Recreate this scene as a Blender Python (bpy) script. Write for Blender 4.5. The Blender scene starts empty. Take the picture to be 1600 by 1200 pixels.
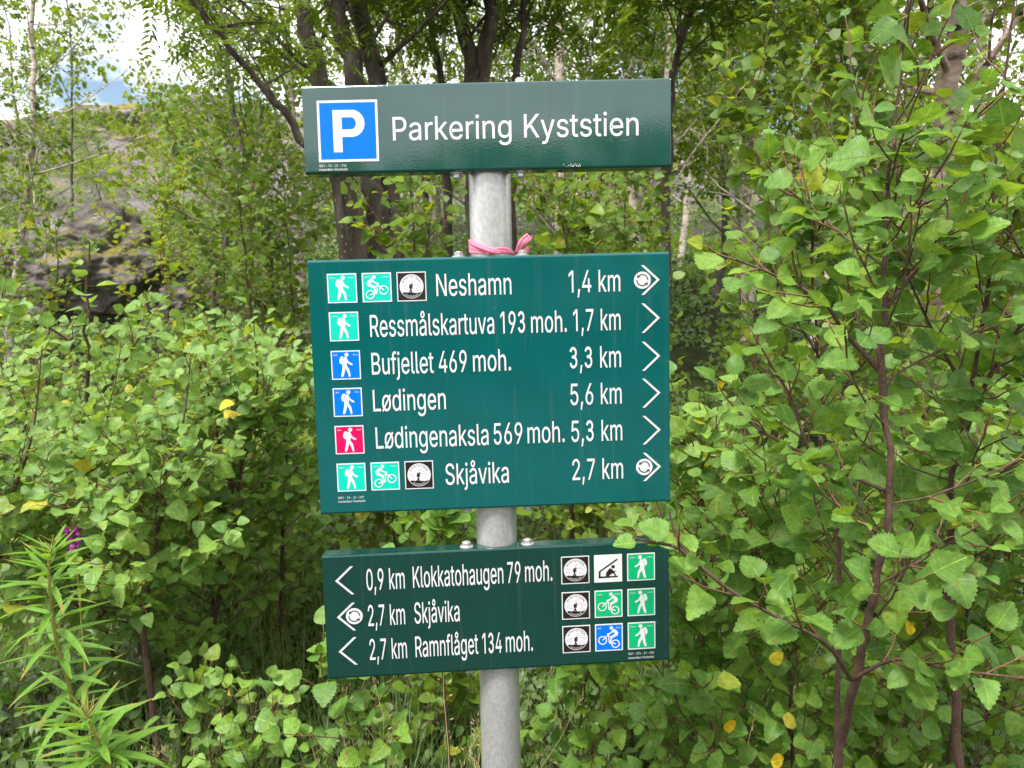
import bpy, math, random
import numpy as np
from mathutils import Vector, Matrix, noise as mnoise
from mathutils.geometry import tessellate_polygon

sc = bpy.context.scene
COL = sc.collection
R = math.radians

# ------------------------------------------------------------------ camera
F_PX, PITCH, ROLL, YAW = 1185.3, 0.1012, -0.0169, 0.0290
CAM = np.array([0.0, 0.0, 1.5])
_cy, _sy, _cp, _sp = math.cos(YAW), math.sin(YAW), math.cos(PITCH), math.sin(PITCH)
CF = np.array([_sy*_cp, _cy*_cp, -_sp]); _r = np.array([_cy, -_sy, 0.0]); _u = np.cross(_r, CF)
CR = math.cos(ROLL)*_r + math.sin(ROLL)*_u; CU = -math.sin(ROLL)*_r + math.cos(ROLL)*_u
cd = bpy.data.cameras.new('camera'); cam = bpy.data.objects.new('camera', cd); COL.objects.link(cam)
cd.sensor_width = 36.0; cd.lens = F_PX/1600*36.0; cd.clip_start = 0.05; cd.clip_end = 600.0
cam.matrix_world = Matrix(((CR[0], CU[0], -CF[0], CAM[0]), (CR[1], CU[1], -CF[1], CAM[1]), (CR[2], CU[2], -CF[2], CAM[2]), (0, 0, 0, 1)))
cd.dof.use_dof = True; cd.dof.focus_distance = 1.06; cd.dof.aperture_fstop = cd.lens/2.1
sc.camera = cam

# ------------------------------------------------------------------ sky, sun, exposure
SUN_EL, SUN_AZ = R(60), R(-142)          # azimuth from +Y towards +X: behind the camera, to the left
w = bpy.data.worlds.new('World'); sc.world = w; w.use_nodes = True
nt = w.node_tree; nt.nodes.clear(); N = nt.nodes.new; L = nt.links.new
out = N('ShaderNodeOutputWorld'); bg = N('ShaderNodeBackground'); bg.inputs['Strength'].default_value = 0.12
sky = N('ShaderNodeTexSky'); sky.sky_type = 'NISHITA'; sky.sun_disc = False
sky.sun_elevation = SUN_EL; sky.sun_rotation = SUN_AZ; sky.air_density = 1.2; sky.dust_density = 1.5
tc = N('ShaderNodeTexCoord')
mp = N('ShaderNodeMapping'); mp.inputs['Scale'].default_value = (1.0, 1.0, 2.6); mp.inputs['Location'].default_value = (2.3, 0.4, 1.1)
nz = N('ShaderNodeTexNoise'); nz.inputs['Scale'].default_value = 2.1; nz.inputs['Detail'].default_value = 7; nz.inputs['Roughness'].default_value = 0.58
cr = N('ShaderNodeValToRGB'); cr.color_ramp.elements[0].position = 0.34; cr.color_ramp.elements[1].position = 0.44
mx = N('ShaderNodeMix'); mx.data_type = 'RGBA'
nz2 = N('ShaderNodeTexNoise'); nz2.inputs['Scale'].default_value = 5.0; nz2.inputs['Detail'].default_value = 5
cl = N('ShaderNodeMix'); cl.data_type = 'RGBA'
cl.inputs['A'].default_value = (8.2, 8.4, 9.0, 1); cl.inputs['B'].default_value = (15.0, 14.7, 14.2, 1)
L(tc.outputs['Generated'], mp.inputs['Vector']); L(mp.outputs['Vector'], nz.inputs['Vector']); L(mp.outputs['Vector'], nz2.inputs['Vector'])
def _hole(d, c0, c1, amp=.24):
    vd = N('ShaderNodeVectorMath'); vd.operation = 'DOT_PRODUCT'; L(tc.outputs['Generated'], vd.inputs[0]); vd.inputs[1].default_value = Vector(d).normalized()
    m = N('ShaderNodeMapRange'); m.interpolation_type = 'SMOOTHSTEP'; m.inputs['From Min'].default_value = math.cos(R(c0)); m.inputs['From Max'].default_value = math.cos(R(c1)); m.inputs['To Max'].default_value = amp
    L(vd.outputs['Value'], m.inputs['Value']); return m.outputs['Result']
_s1 = N('ShaderNodeMath'); _s1.operation = 'SUBTRACT'; L(nz.outputs['Fac'], _s1.inputs[0]); L(_hole((.36, 1, .25), 14, 4), _s1.inputs[1])
_s2 = N('ShaderNodeMath'); _s2.operation = 'SUBTRACT'; L(_s1.outputs[0], _s2.inputs[0]); L(_hole((-.47, 1, .285), 6, 1, .045), _s2.inputs[1])
L(_s2.outputs[0], cr.inputs['Fac']); L(nz2.outputs['Fac'], cl.inputs['Factor'])
L(cr.outputs['Color'], mx.inputs['Factor']); L(sky.outputs['Color'], mx.inputs['A']); L(cl.outputs['Result'], mx.inputs['B'])
L(mx.outputs['Result'], bg.inputs['Color']); L(bg.outputs['Background'], out.inputs['Surface'])
sd = bpy.data.lights.new('sun', 'SUN'); sd.energy = 4.2; sd.angle = R(16); sd.color = (1.0, 0.955, 0.89)
sun = bpy.data.objects.new('sun', sd); COL.objects.link(sun)
_sdir = Vector((math.sin(SUN_AZ)*math.cos(SUN_EL), math.cos(SUN_AZ)*math.cos(SUN_EL), math.sin(SUN_EL)))
sun.rotation_euler = _sdir.to_track_quat('Z', 'Y').to_euler()
sc.view_settings.view_transform = 'Standard'; sc.view_settings.look = 'None'
sc.view_settings.exposure = 0.66; sc.view_settings.gamma = 1.0
sc.render.engine = 'CYCLES'
sc.cycles.use_denoising = True
sc.cycles.max_bounces = 7; sc.cycles.diffuse_bounces = 4; sc.cycles.transmission_bounces = 4; sc.cycles.glossy_bounces = 3

# ------------------------------------------------------------------ helpers
def at(u, v, y):
    """the point at distance y (metres along +Y) seen at pixel (u, v) of the 1600x1200 photograph"""
    d = CF + CR*((u-800)/F_PX) + CU*((600-v)/F_PX)
    return CAM + d*(y/d[1])

def pix(P):
    d = np.asarray(P)-CAM; z = d@CF
    return 800+F_PX*(d@CR)/z, 600-F_PX*(d@CU)/z, z

def tag(o, label=None, cat=None, group=None, kind=None):
    if label: o['label'] = label
    if cat: o['category'] = cat
    if group: o['group'] = group
    if kind: o['kind'] = kind
    return o

def empty(name, loc):
    o = bpy.data.objects.new(name, None); COL.objects.link(o); o.location = tuple(loc); o.empty_display_size = 0.1
    return o

def link(name, me, parent=None):
    o = bpy.data.objects.new(name, me); COL.objects.link(o)
    if parent is not None: o.parent = parent
    return o

class MB:
    """collects faces of any size with a material slot and builds ONE mesh"""
    def __init__(s): s.v = []; s.f = {}; s.n = 0; s.att = {}
    def add(s, verts, faces, mi=0, **att):
        verts = np.asarray(verts, float).reshape(-1, 3)
        faces = [faces] if isinstance(faces, np.ndarray) else [np.array([f]) for f in faces]
        for f in faces: s.f.setdefault((f.shape[1], mi), []).append(f+s.n)
        s.v.append(verts); s.n += len(verts)
        for k, a in att.items(): s.att.setdefault(k, []).append(np.asarray(a, float))
    def mesh(s, name, mats, smooth=True, off=None):
        me = bpy.data.meshes.new(name)
        if not s.n: return me
        v = np.concatenate(s.v)
        if off is not None: v = v-np.asarray(off)
        me.vertices.add(len(v)); me.vertices.foreach_set('co', v.astype(np.float32).ravel())
        li, tot, mi = [], [], []
        for (k, m), fs in s.f.items():
            f = np.concatenate(fs); li.append(f.ravel()); tot.append(np.full(len(f), k)); mi.append(np.full(len(f), m))
        li = np.concatenate(li); tot = np.concatenate(tot); mi = np.concatenate(mi)
        me.loops.add(len(li)); me.loops.foreach_set('vertex_index', li.astype(np.int32))
        me.polygons.add(len(tot)); me.polygons.foreach_set('loop_start', (np.cumsum(tot)-tot).astype(np.int32))
        me.polygons.foreach_set('loop_total', tot.astype(np.int32)); me.polygons.foreach_set('material_index', mi.astype(np.int32))
        me.polygons.foreach_set('use_smooth', np.full(len(tot), smooth, dtype=bool))
        for k, a in s.att.items():
            a = np.concatenate(a)
            t = me.attributes.new(k, 'FLOAT_COLOR' if a.shape[1] == 4 else 'FLOAT_VECTOR', 'POINT')
            t.data.foreach_set('color' if a.shape[1] == 4 else 'vector', a.astype(np.float32).ravel())
        for m in mats: me.materials.append(m)
        me.update(calc_edges=True)
        return me
    def build(s, name, mats, parent=None, smooth=True, off=None):
        return link(name, s.mesh(name, mats if isinstance(mats, list) else [mats], smooth, off), parent)

def crom(pts, n):
    """Catmull-Rom resample of a polyline (rows may hold position + radius)"""
    p = np.asarray(pts, float)
    if len(p) < 3:
        t = np.linspace(0, 1, n)[:, None]; return p[0]*(1-t)+p[-1]*t
    q = np.vstack([2*p[0]-p[1], p, 2*p[-1]-p[-2]]); o = []
    for x in np.linspace(0, len(p)-1-1e-9, n):
        i = int(x); t = x-i; a, b, c, d = q[i:i+4]
        o.append(.5*(2*b+(c-a)*t+(2*a-5*b+4*c-d)*t*t+(3*b-a-3*c+d)*t**3))
    return np.array(o)

def unit(a): 
    a = np.asarray(a, float); return a/(np.linalg.norm(a)+1e-12)

def tube(mb, pts, rad, sides=6, mi=0, cap=True):
    p = np.asarray(pts, float); n = len(p)
    rad = np.broadcast_to(np.asarray(rad, float), (n,))
    t = np.gradient(p, axis=0); t /= np.linalg.norm(t, axis=1)[:, None]+1e-12
    ref = np.array([0, 0, 1.0]) if abs(t[0, 2]) < .8 else np.array([1.0, 0, 0])
    u = unit(np.cross(t[0], ref)); vs = []
    ang = np.arange(sides)*2*math.pi/sides; ca, sa = np.cos(ang)[:, None], np.sin(ang)[:, None]
    for i in range(n):
        u = unit(u-t[i]*(u@t[i])); w_ = np.cross(t[i], u)
        vs.append(p[i]+rad[i]*(ca*u+sa*w_))
    vs = np.concatenate(vs)
    i = np.arange(n-1)[:, None]*sides; j = np.arange(sides)[None]; k = (j+1) % sides
    f = np.stack([i+j, i+k, i+sides+k, i+sides+j], -1).reshape(-1, 4)
    mb.add(vs, f, mi)
    if cap and sides > 3: mb.add(vs[-sides:], np.arange(sides)[None], mi)

# ------------------------------------------------------------------ materials
def mat(name):
    m = bpy.data.materials.new(name); m.use_nodes = True; t = m.node_tree
    return m, t, t.nodes['Principled BSDF'], t.nodes.new, t.links.new

def ramp(N_, pts):
    r = N_('ShaderNodeValToRGB'); e = r.color_ramp.elements
    while len(e) < len(pts): e.new(0.5)
    for k, (p, c) in enumerate(pts): e[k].position = p; e[k].color = (*c, 1)
    return r

def plain(name, col, rough=.5, spec=.5, metal=0):
    m, t, b, N_, L_ = mat(name)
    b.inputs['Base Color'].default_value = (*col, 1); b.inputs['Roughness'].default_value = rough
    b.inputs['Specular IOR Level'].default_value = spec; b.inputs['Metallic'].default_value = metal
    return m

def leaf_mat(name, dark, light, yellow, trans=.4, rough=.42, spec=.35, veins=False, pale=(.16, .22, .10), tcol=1.5):
    m, t, b, N_, L_ = mat(name)
    at_ = N_('ShaderNodeAttribute'); at_.attribute_name = 'tint'
    sp = N_('ShaderNodeSeparateColor'); L_(at_.outputs['Color'], sp.inputs['Color'])
    a = N_('ShaderNodeMix'); a.data_type = 'RGBA'; a.inputs['A'].default_value = (*dark, 1); a.inputs['B'].default_value = (*light, 1)
    L_(sp.outputs['Red'], a.inputs['Factor'])
    y = N_('ShaderNodeMix'); y.data_type = 'RGBA'; y.inputs['B'].default_value = (*yellow, 1)
    L_(sp.outputs['Green'], y.inputs['Factor']); L_(a.outputs['Result'], y.inputs['A'])
    co_ = N_('ShaderNodeMix'); co_.data_type = 'RGBA'; co_.inputs['B'].default_value = (light[0]*.62, light[1]*.86, light[2]*1.9, 1)
    cm_ = N_('ShaderNodeMath'); cm_.operation = 'MULTIPLY'; cm_.inputs[1].default_value = .32; L_(sp.outputs['Blue'], cm_.inputs[0])
    L_(cm_.outputs[0], co_.inputs['Factor']); L_(y.outputs['Result'], co_.inputs['A'])
    col = co_.outputs['Result']
    if veins:
        lv = N_('ShaderNodeAttribute'); lv.attribute_name = 'lv'
        sx = N_('ShaderNodeSeparateXYZ'); L_(lv.outputs['Vector'], sx.inputs['Vector'])
        def mth(op, x, y_=None):
            n = N_('ShaderNodeMath'); n.operation = op
            for k, q in enumerate((x, y_)):
                if q is None: continue
                if isinstance(q, (int, float)): n.inputs[k].default_value = q
                else: L_(q, n.inputs[k])
            return n.outputs[0]
        au = mth('ABSOLUTE', sx.outputs['X'])
        rib = mth('SUBTRACT', 1.0, mth('MULTIPLY', au, 26.0)); rib = mth('MAXIMUM', rib, 0.0)
        ph = mth('MULTIPLY', mth('SUBTRACT', sx.outputs['Y'], mth('MULTIPLY', au, .33)), 7.0*2*math.pi)
        lat = mth('POWER', mth('MAXIMUM', mth('COSINE', ph), 0.0), 9.0)
        vein = mth('MAXIMUM', rib, mth('MULTIPLY', lat, .38))
        v = N_('ShaderNodeMix'); v.data_type = 'RGBA'; v.inputs['B'].default_value = (light[0]*1.7, light[1]*1.45, light[2]*1.6, 1)
        L_(mth('MULTIPLY', vein, .45), v.inputs['Factor']); L_(col, v.inputs['A']); col = v.outputs['Result']
        nz = N_('ShaderNodeTexNoise'); nz.inputs['Scale'].default_value = 130; nz.inputs['Detail'].default_value = 3
        g = N_('ShaderNodeNewGeometry'); L_(g.outputs['Position'], nz.inputs['Vector'])
        rr = ramp(N_, [(.3, (.72, .74, .7)), (.62, (1.12, 1.1, 1.05))]); L_(nz.outputs['Fac'], rr.inputs['Fac'])
        mu = N_('ShaderNodeMix'); mu.data_type = 'RGBA'; mu.blend_type = 'MULTIPLY'; mu.inputs['Factor'].default_value = 1
        L_(col, mu.inputs['A']); L_(rr.outputs['Color'], mu.inputs['B']); col = mu.outputs['Result']
        vo = N_('ShaderNodeTexVoronoi'); vo.inputs['Scale'].default_value = 210; L_(g.outputs['Position'], vo.inputs['Vector'])
        so = ramp(N_, [(.08, (1, 1, 1)), (.14, (0, 0, 0))]); L_(vo.outputs['Distance'], so.inputs['Fac'])
        sm = N_('ShaderNodeMix'); sm.data_type = 'RGBA'; sm.inputs['B'].default_value = (.30, .34, .10, 1)
        L_(mth('MULTIPLY', so.outputs['Color'], .5), sm.inputs['Factor']); L_(col, sm.inputs['A']); col = sm.outputs['Result']
        v2 = N_('ShaderNodeTexVoronoi'); v2.inputs['Scale'].default_value = 44; L_(g.outputs['Position'], v2.inputs['Vector'])
        s2 = ramp(N_, [(.075, (1, 1, 1)), (.13, (0, 0, 0))]); L_(v2.outputs['Distance'], s2.inputs['Fac'])
        m2 = N_('ShaderNodeMix'); m2.data_type = 'RGBA'; m2.inputs['B'].default_value = (.30, .13, .025, 1)
        L_(mth('MULTIPLY', s2.outputs['Color'], .8), m2.inputs['Factor']); L_(col, m2.inputs['A']); col = m2.outputs['Result']
        bp = N_('ShaderNodeBump'); bp.inputs['Strength'].default_value = .5; bp.inputs['Distance'].default_value = .0015; bp.invert = True
        L_(vein, bp.inputs['Height']); L_(bp.outputs['Normal'], b.inputs['Normal'])
    geo = N_('ShaderNodeNewGeometry')
    bk = N_('ShaderNodeMix'); bk.data_type = 'RGBA'; bk.inputs['B'].default_value = (*pale, 1)
    bf = N_('ShaderNodeMath'); bf.operation = 'MULTIPLY'; bf.inputs[1].default_value = .55
    L_(geo.outputs['Backfacing'], bf.inputs[0]); L_(bf.outputs[0], bk.inputs['Factor']); L_(col, bk.inputs['A'])
    L_(bk.outputs['Result'], b.inputs['Base Color'])
    b.inputs['Roughness'].default_value = rough; b.inputs['Specular IOR Level'].default_value = spec
    tr = N_('ShaderNodeBsdfTranslucent')
    tm = N_('ShaderNodeMix'); tm.data_type = 'RGBA'; tm.blend_type = 'MULTIPLY'; tm.inputs['Factor'].default_value = 1
    tm.inputs['B'].default_value = (tcol*1.15, tcol, tcol*.45, 1); L_(col, tm.inputs['A']); L_(tm.outputs['Result'], tr.inputs['Color'])
    ms = N_('ShaderNodeMixShader'); ms.inputs['Fac'].default_value = trans
    L_(b.outputs[0], ms.inputs[1]); L_(tr.outputs[0], ms.inputs[2])
    L_(ms.outputs[0], t.nodes['Material Output'].inputs['Surface'])
    return m

def noise_mat(name, pts, scale, rough=.8, detail=6, bump=0, bscale=None, spec=.3, stretch=None, spots=None):
    m, t, b, N_, L_ = mat(name)
    co = N_('ShaderNodeTexCoord'); vec = co.outputs['Object']
    if stretch:
        mpn = N_('ShaderNodeMapping'); mpn.inputs['Scale'].default_value = stretch; L_(vec, mpn.inputs['Vector']); vec = mpn.outputs['Vector']
    nz = N_('ShaderNodeTexNoise'); nz.inputs['Scale'].default_value = scale; nz.inputs['Detail'].default_value = detail; nz.inputs['Roughness'].default_value = .65
    L_(vec, nz.inputs['Vector']); r = ramp(N_, pts); L_(nz.outputs['Fac'], r.inputs['Fac']); col = r.outputs['Color']
    if spots:
        sc_, c_, th, st = spots
        vo = N_('ShaderNodeTexVoronoi'); vo.inputs['Scale'].default_value = sc_
        mp2 = N_('ShaderNodeMapping'); mp2.inputs['Scale'].default_value = st; L_(co.outputs['Object'], mp2.inputs['Vector']); L_(mp2.outputs['Vector'], vo.inputs['Vector'])
        so = ramp(N_, [(th, (1, 1, 1)), (th*1.5, (0, 0, 0))]); L_(vo.outputs['Distance'], so.inputs['Fac'])
        sm = N_('ShaderNodeMix'); sm.data_type = 'RGBA'; sm.inputs['B'].default_value = (*c_, 1)
        L_(so.outputs['Color'], sm.inputs['Factor']); L_(col, sm.inputs['A']); col = sm.outputs['Result']
    L_(col, b.inputs['Base Color'])
    b.inputs['Roughness'].default_value = rough; b.inputs['Specular IOR Level'].default_value = spec
    if bump:
        n2 = N_('ShaderNodeTexNoise'); n2.inputs['Scale'].default_value = bscale or scale*3; n2.inputs['Detail'].default_value = 6; L_(vec, n2.inputs['Vector'])
        bp = N_('ShaderNodeBump'); bp.inputs['Strength'].default_value = 1; bp.inputs['Distance'].default_value = bump
        L_(n2.outputs['Fac'], bp.inputs['Height']); L_(bp.outputs['Normal'], b.inputs['Normal'])
    return m

def paint(name, col, ior=.8, rough=.16):
    """glossy powder coat with orange peel, dust specks and a few scratches"""
    m, t, b, N_, L_ = mat(name)
    co = N_('ShaderNodeTexCoord')
    vo = N_('ShaderNodeTexVoronoi'); vo.inputs['Scale'].default_value = 70; L_(co.outputs['Object'], vo.inputs['Vector'])
    nz = N_('ShaderNodeTexNoise'); nz.inputs['Scale'].default_value = 14; nz.inputs['Detail'].default_value = 4; L_(co.outputs['Object'], nz.inputs['Vector'])
    so = ramp(N_, [(.035, (1, 1, 1)), (.06, (0, 0, 0))]); L_(vo.outputs['Distance'], so.inputs['Fac'])
    gate = ramp(N_, [(.56, (0, 0, 0)), (.66, (.5, .5, .5))]); L_(nz.outputs['Fac'], gate.inputs['Fac'])
    mu = N_('ShaderNodeMath'); mu.operation = 'MULTIPLY'; L_(so.outputs['Color'], mu.inputs[0]); L_(gate.outputs['Color'], mu.inputs[1])
    va = ramp(N_, [(.3, tuple(c*.9 for c in col)), (.7, tuple(c*1.08 for c in col))]); L_(nz.outputs['Fac'], va.inputs['Fac'])
    cm = N_('ShaderNodeMix'); cm.data_type = 'RGBA'; cm.inputs['B'].default_value = (.32, .38, .35, 1)
    L_(mu.outputs[0], cm.inputs['Factor']); L_(va.outputs['Color'], cm.inputs['A']); ms_ = N_('ShaderNodeMapping'); ms_.inputs['Scale'].default_value = (60, 3, 1); L_(co.outputs['Object'], ms_.inputs['Vector'])
    ns = N_('ShaderNodeTexNoise'); ns.inputs['Scale'].default_value = 1.6; ns.inputs['Detail'].default_value = 5; L_(ms_.outputs['Vector'], ns.inputs['Vector'])
    rs = ramp(N_, [(.56, (0, 0, 0)), (.82, (.09, .09, .09))]); L_(ns.outputs['Fac'], rs.inputs['Fac'])
    st_ = N_('ShaderNodeMix'); st_.data_type = 'RGBA'; st_.inputs['B'].default_value = (.20, .22, .17, 1); L_(rs.outputs['Color'], st_.inputs['Factor']); L_(cm.outputs['Result'], st_.inputs['A'])
    L_(st_.outputs['Result'], b.inputs['Base Color'])
    rr_ = N_('ShaderNodeMapRange'); rr_.inputs['To Min'].default_value = rough; rr_.inputs['To Max'].default_value = rough+.35; L_(rs.outputs['Color'], rr_.inputs['Value']); L_(rr_.outputs['Result'], b.inputs['Roughness'])
    b.inputs['Roughness'].default_value = rough; b.inputs['Specular IOR Level'].default_value = ior
    b.inputs['IOR'].default_value = 1.6
    n2 = N_('ShaderNodeTexNoise'); n2.inputs['Scale'].default_value = 330; n2.inputs['Detail'].default_value = 2; L_(co.outputs['Object'], n2.inputs['Vector'])
    bp = N_('ShaderNodeBump'); bp.inputs['Strength'].default_value = .55; bp.inputs['Distance'].default_value = .00006
    L_(n2.outputs['Fac'], bp.inputs['Height']); L_(bp.outputs['Normal'], b.inputs['Normal'])
    return m

M = {}
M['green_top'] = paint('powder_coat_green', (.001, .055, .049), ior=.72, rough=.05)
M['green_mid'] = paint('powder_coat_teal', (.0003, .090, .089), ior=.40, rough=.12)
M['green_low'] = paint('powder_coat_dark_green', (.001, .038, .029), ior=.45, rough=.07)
M['white'] = plain('white_vinyl', (.66, .66, .69), .35)
M['black'] = plain('black_vinyl', (.014, .010, .010), .35)
M['t_green'] = plain('turquoise_vinyl', (.002, .52, .41), .35, .3)
M['t_green2'] = plain('emerald_vinyl', (.002, .38, .15), .35, .3)
M['t_blue'] = plain('blue_vinyl', (.001, .155, .72), .3, .18)
M['t_red'] = plain('crimson_vinyl', (.68, .002, .09), .35, .3)
M['grey_line'] = plain('grey_vinyl', (.42, .40, .50), .4)
M['pink'] = leaf_mat('pink_fabric', (.86, .22, .38), (.95, .36, .54), (.8, .2, .3), trans=.3, rough=.6, pale=(.88, .2, .38), tcol=1.0)
M['pole'] = noise_mat('galvanised_steel', [(.36, (.45, .45, .455)), (.5, (.52, .52, .525)), (.64, (.60, .60, .605))], 230, rough=.36, bump=.00008, bscale=600, spec=.5, stretch=(1, 1, .6), spots=(85, (.25, .235, .21), .035, (1, 1, .8)))
M['pole'].node_tree.nodes['Principled BSDF'].inputs['Metallic'].default_value = .55
M['zinc'] = noise_mat('zinc_steel', [(.3, (.42, .42, .43)), (.7, (.68, .68, .70))], 300, rough=.35)
M['zinc'].node_tree.nodes['Principled BSDF'].inputs['Metallic'].default_value = .7
M['leaf_near'] = leaf_mat('birch_leaf', (.054, .140, .017), (.215, .375, .052), (.42, .42, .03), trans=.40, rough=.46, spec=.33, veins=True)
M['leaf_left'] = leaf_mat('young_birch_leaf', (.082, .180, .026), (.255, .41, .070), (.50, .42, .02), trans=.38, rough=.44, spec=.36, veins=True)
M['leaf_mid'] = leaf_mat('shrub_leaf', (.058, .120, .011), (.205, .305, .028), (.40, .36, .02), trans=.46, rough=.45)
M['leaf_far'] = leaf_mat('woodland_leaf', (.062, .122, .011), (.22, .315, .025), (.36, .34, .02), trans=.50, rough=.5)
M['leaf_rowan'] = leaf_mat('rowan_leaf', (.062, .118, .011), (.17, .25, .026), (.2, .22, .03), trans=.48, rough=.45)
M['leaf_lime'] = leaf_mat('lime_green_leaf', (.15, .22, .012), (.28, .34, .015), (.4, .4, .02), trans=.5, rough=.5)
M['leaf_yellow'] = leaf_mat('yellowed_leaf', (.50, .30, .012), (.62, .52, .03), (.35, .34, .03), trans=.35, rough=.5, veins=True, pale=(.6, .4, .1), tcol=1.1)
M['fireweed'] = leaf_mat('fireweed_leaf', (.10, .24, .022), (.22, .42, .040), (.62, .03, .04), trans=.38, rough=.46, spec=.25, veins=True, pale=(.14, .27, .05))
M['cover'] = leaf_mat('bilberry_leaf', (.045, .11, .014), (.13, .25, .035), (.30, .30, .03), trans=.3, rough=.5)
M['grass'] = leaf_mat('grass_blade', (.06, .12, .02), (.14, .24, .04), (.34, .30, .09), trans=.4, rough=.45)
M['straw'] = leaf_mat('dry_grass', (.42, .30, .12), (.62, .48, .24), (.5, .4, .2), trans=.3, rough=.6, pale=(.5, .4, .2), tcol=1.0)
M['magenta'] = leaf_mat('magenta_petal', (.45, .05, .40), (.62, .10, .55), (.6, .1, .5), trans=.4, pale=(.5, .1, .5), tcol=1.0)
M['twig'] = noise_mat('young_birch_bark', [(.3, (.055, .030, .024)), (.7, (.15, .088, .068))], 40, rough=.55, spots=(300, (.26, .21, .18), .14, (1, 1, .7)))
M['twig_red'] = noise_mat('reddish_twig_bark', [(.3, (.10, .045, .028)), (.7, (.20, .10, .055))], 60, rough=.5)
M['petiole'] = plain('leaf_stalk', (.30, .20, .05), .5)
M['bark_dark'] = noise_mat('rowan_bark', [(.3, (.035, .026, .021)), (.52, (.098, .076, .063)), (.75, (.19, .165, .145))], 16, rough=.85, bump=.008, bscale=45, stretch=(1, 1, .35), spots=(34, (.30, .29, .26), .11, (1, 1, .6)))
M['bark_birch'] = noise_mat('birch_bark', [(.36, (.05, .04, .035)), (.44, (.42, .34, .29)), (.6, (.66, .58, .52)), (.8, (.78, .72, .66))], 9, rough=.7, bump=.004, bscale=30, stretch=(1, 1, 2.2), spots=(7, (.03, .025, .022), .13, (.8, .8, 2.6)))
M['bark_peel'] = noise_mat('peeling_birch_bark', [(.36, (.05, .035, .03)), (.44, (.24, .16, .13)), (.6, (.42, .31, .26)), (.8, (.55, .45, .39))], 9, rough=.7, bump=.005, bscale=30, stretch=(1, 1, 2.2), spots=(7, (.03, .022, .02), .15, (.8, .8, 2.6)))
M['bark_grey'] = noise_mat('grey_bark', [(.3, (.05, .04, .032)), (.7, (.20, .175, .15))], 14, rough=.8, bump=.004, stretch=(1, 1, .5))
M['soil'] = noise_mat('forest_soil', [(.3, (.018, .016, .008)), (.5, (.045, .05, .016)), (.7, (.07, .085, .02))], 3.0, rough=.95, bump=.02, bscale=18)
M['gravel'] = noise_mat('gravel', [(.3, (.045, .044, .042)), (.7, (.11, .107, .10))], 60, rough=.9, bump=.01, bscale=90)
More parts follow.
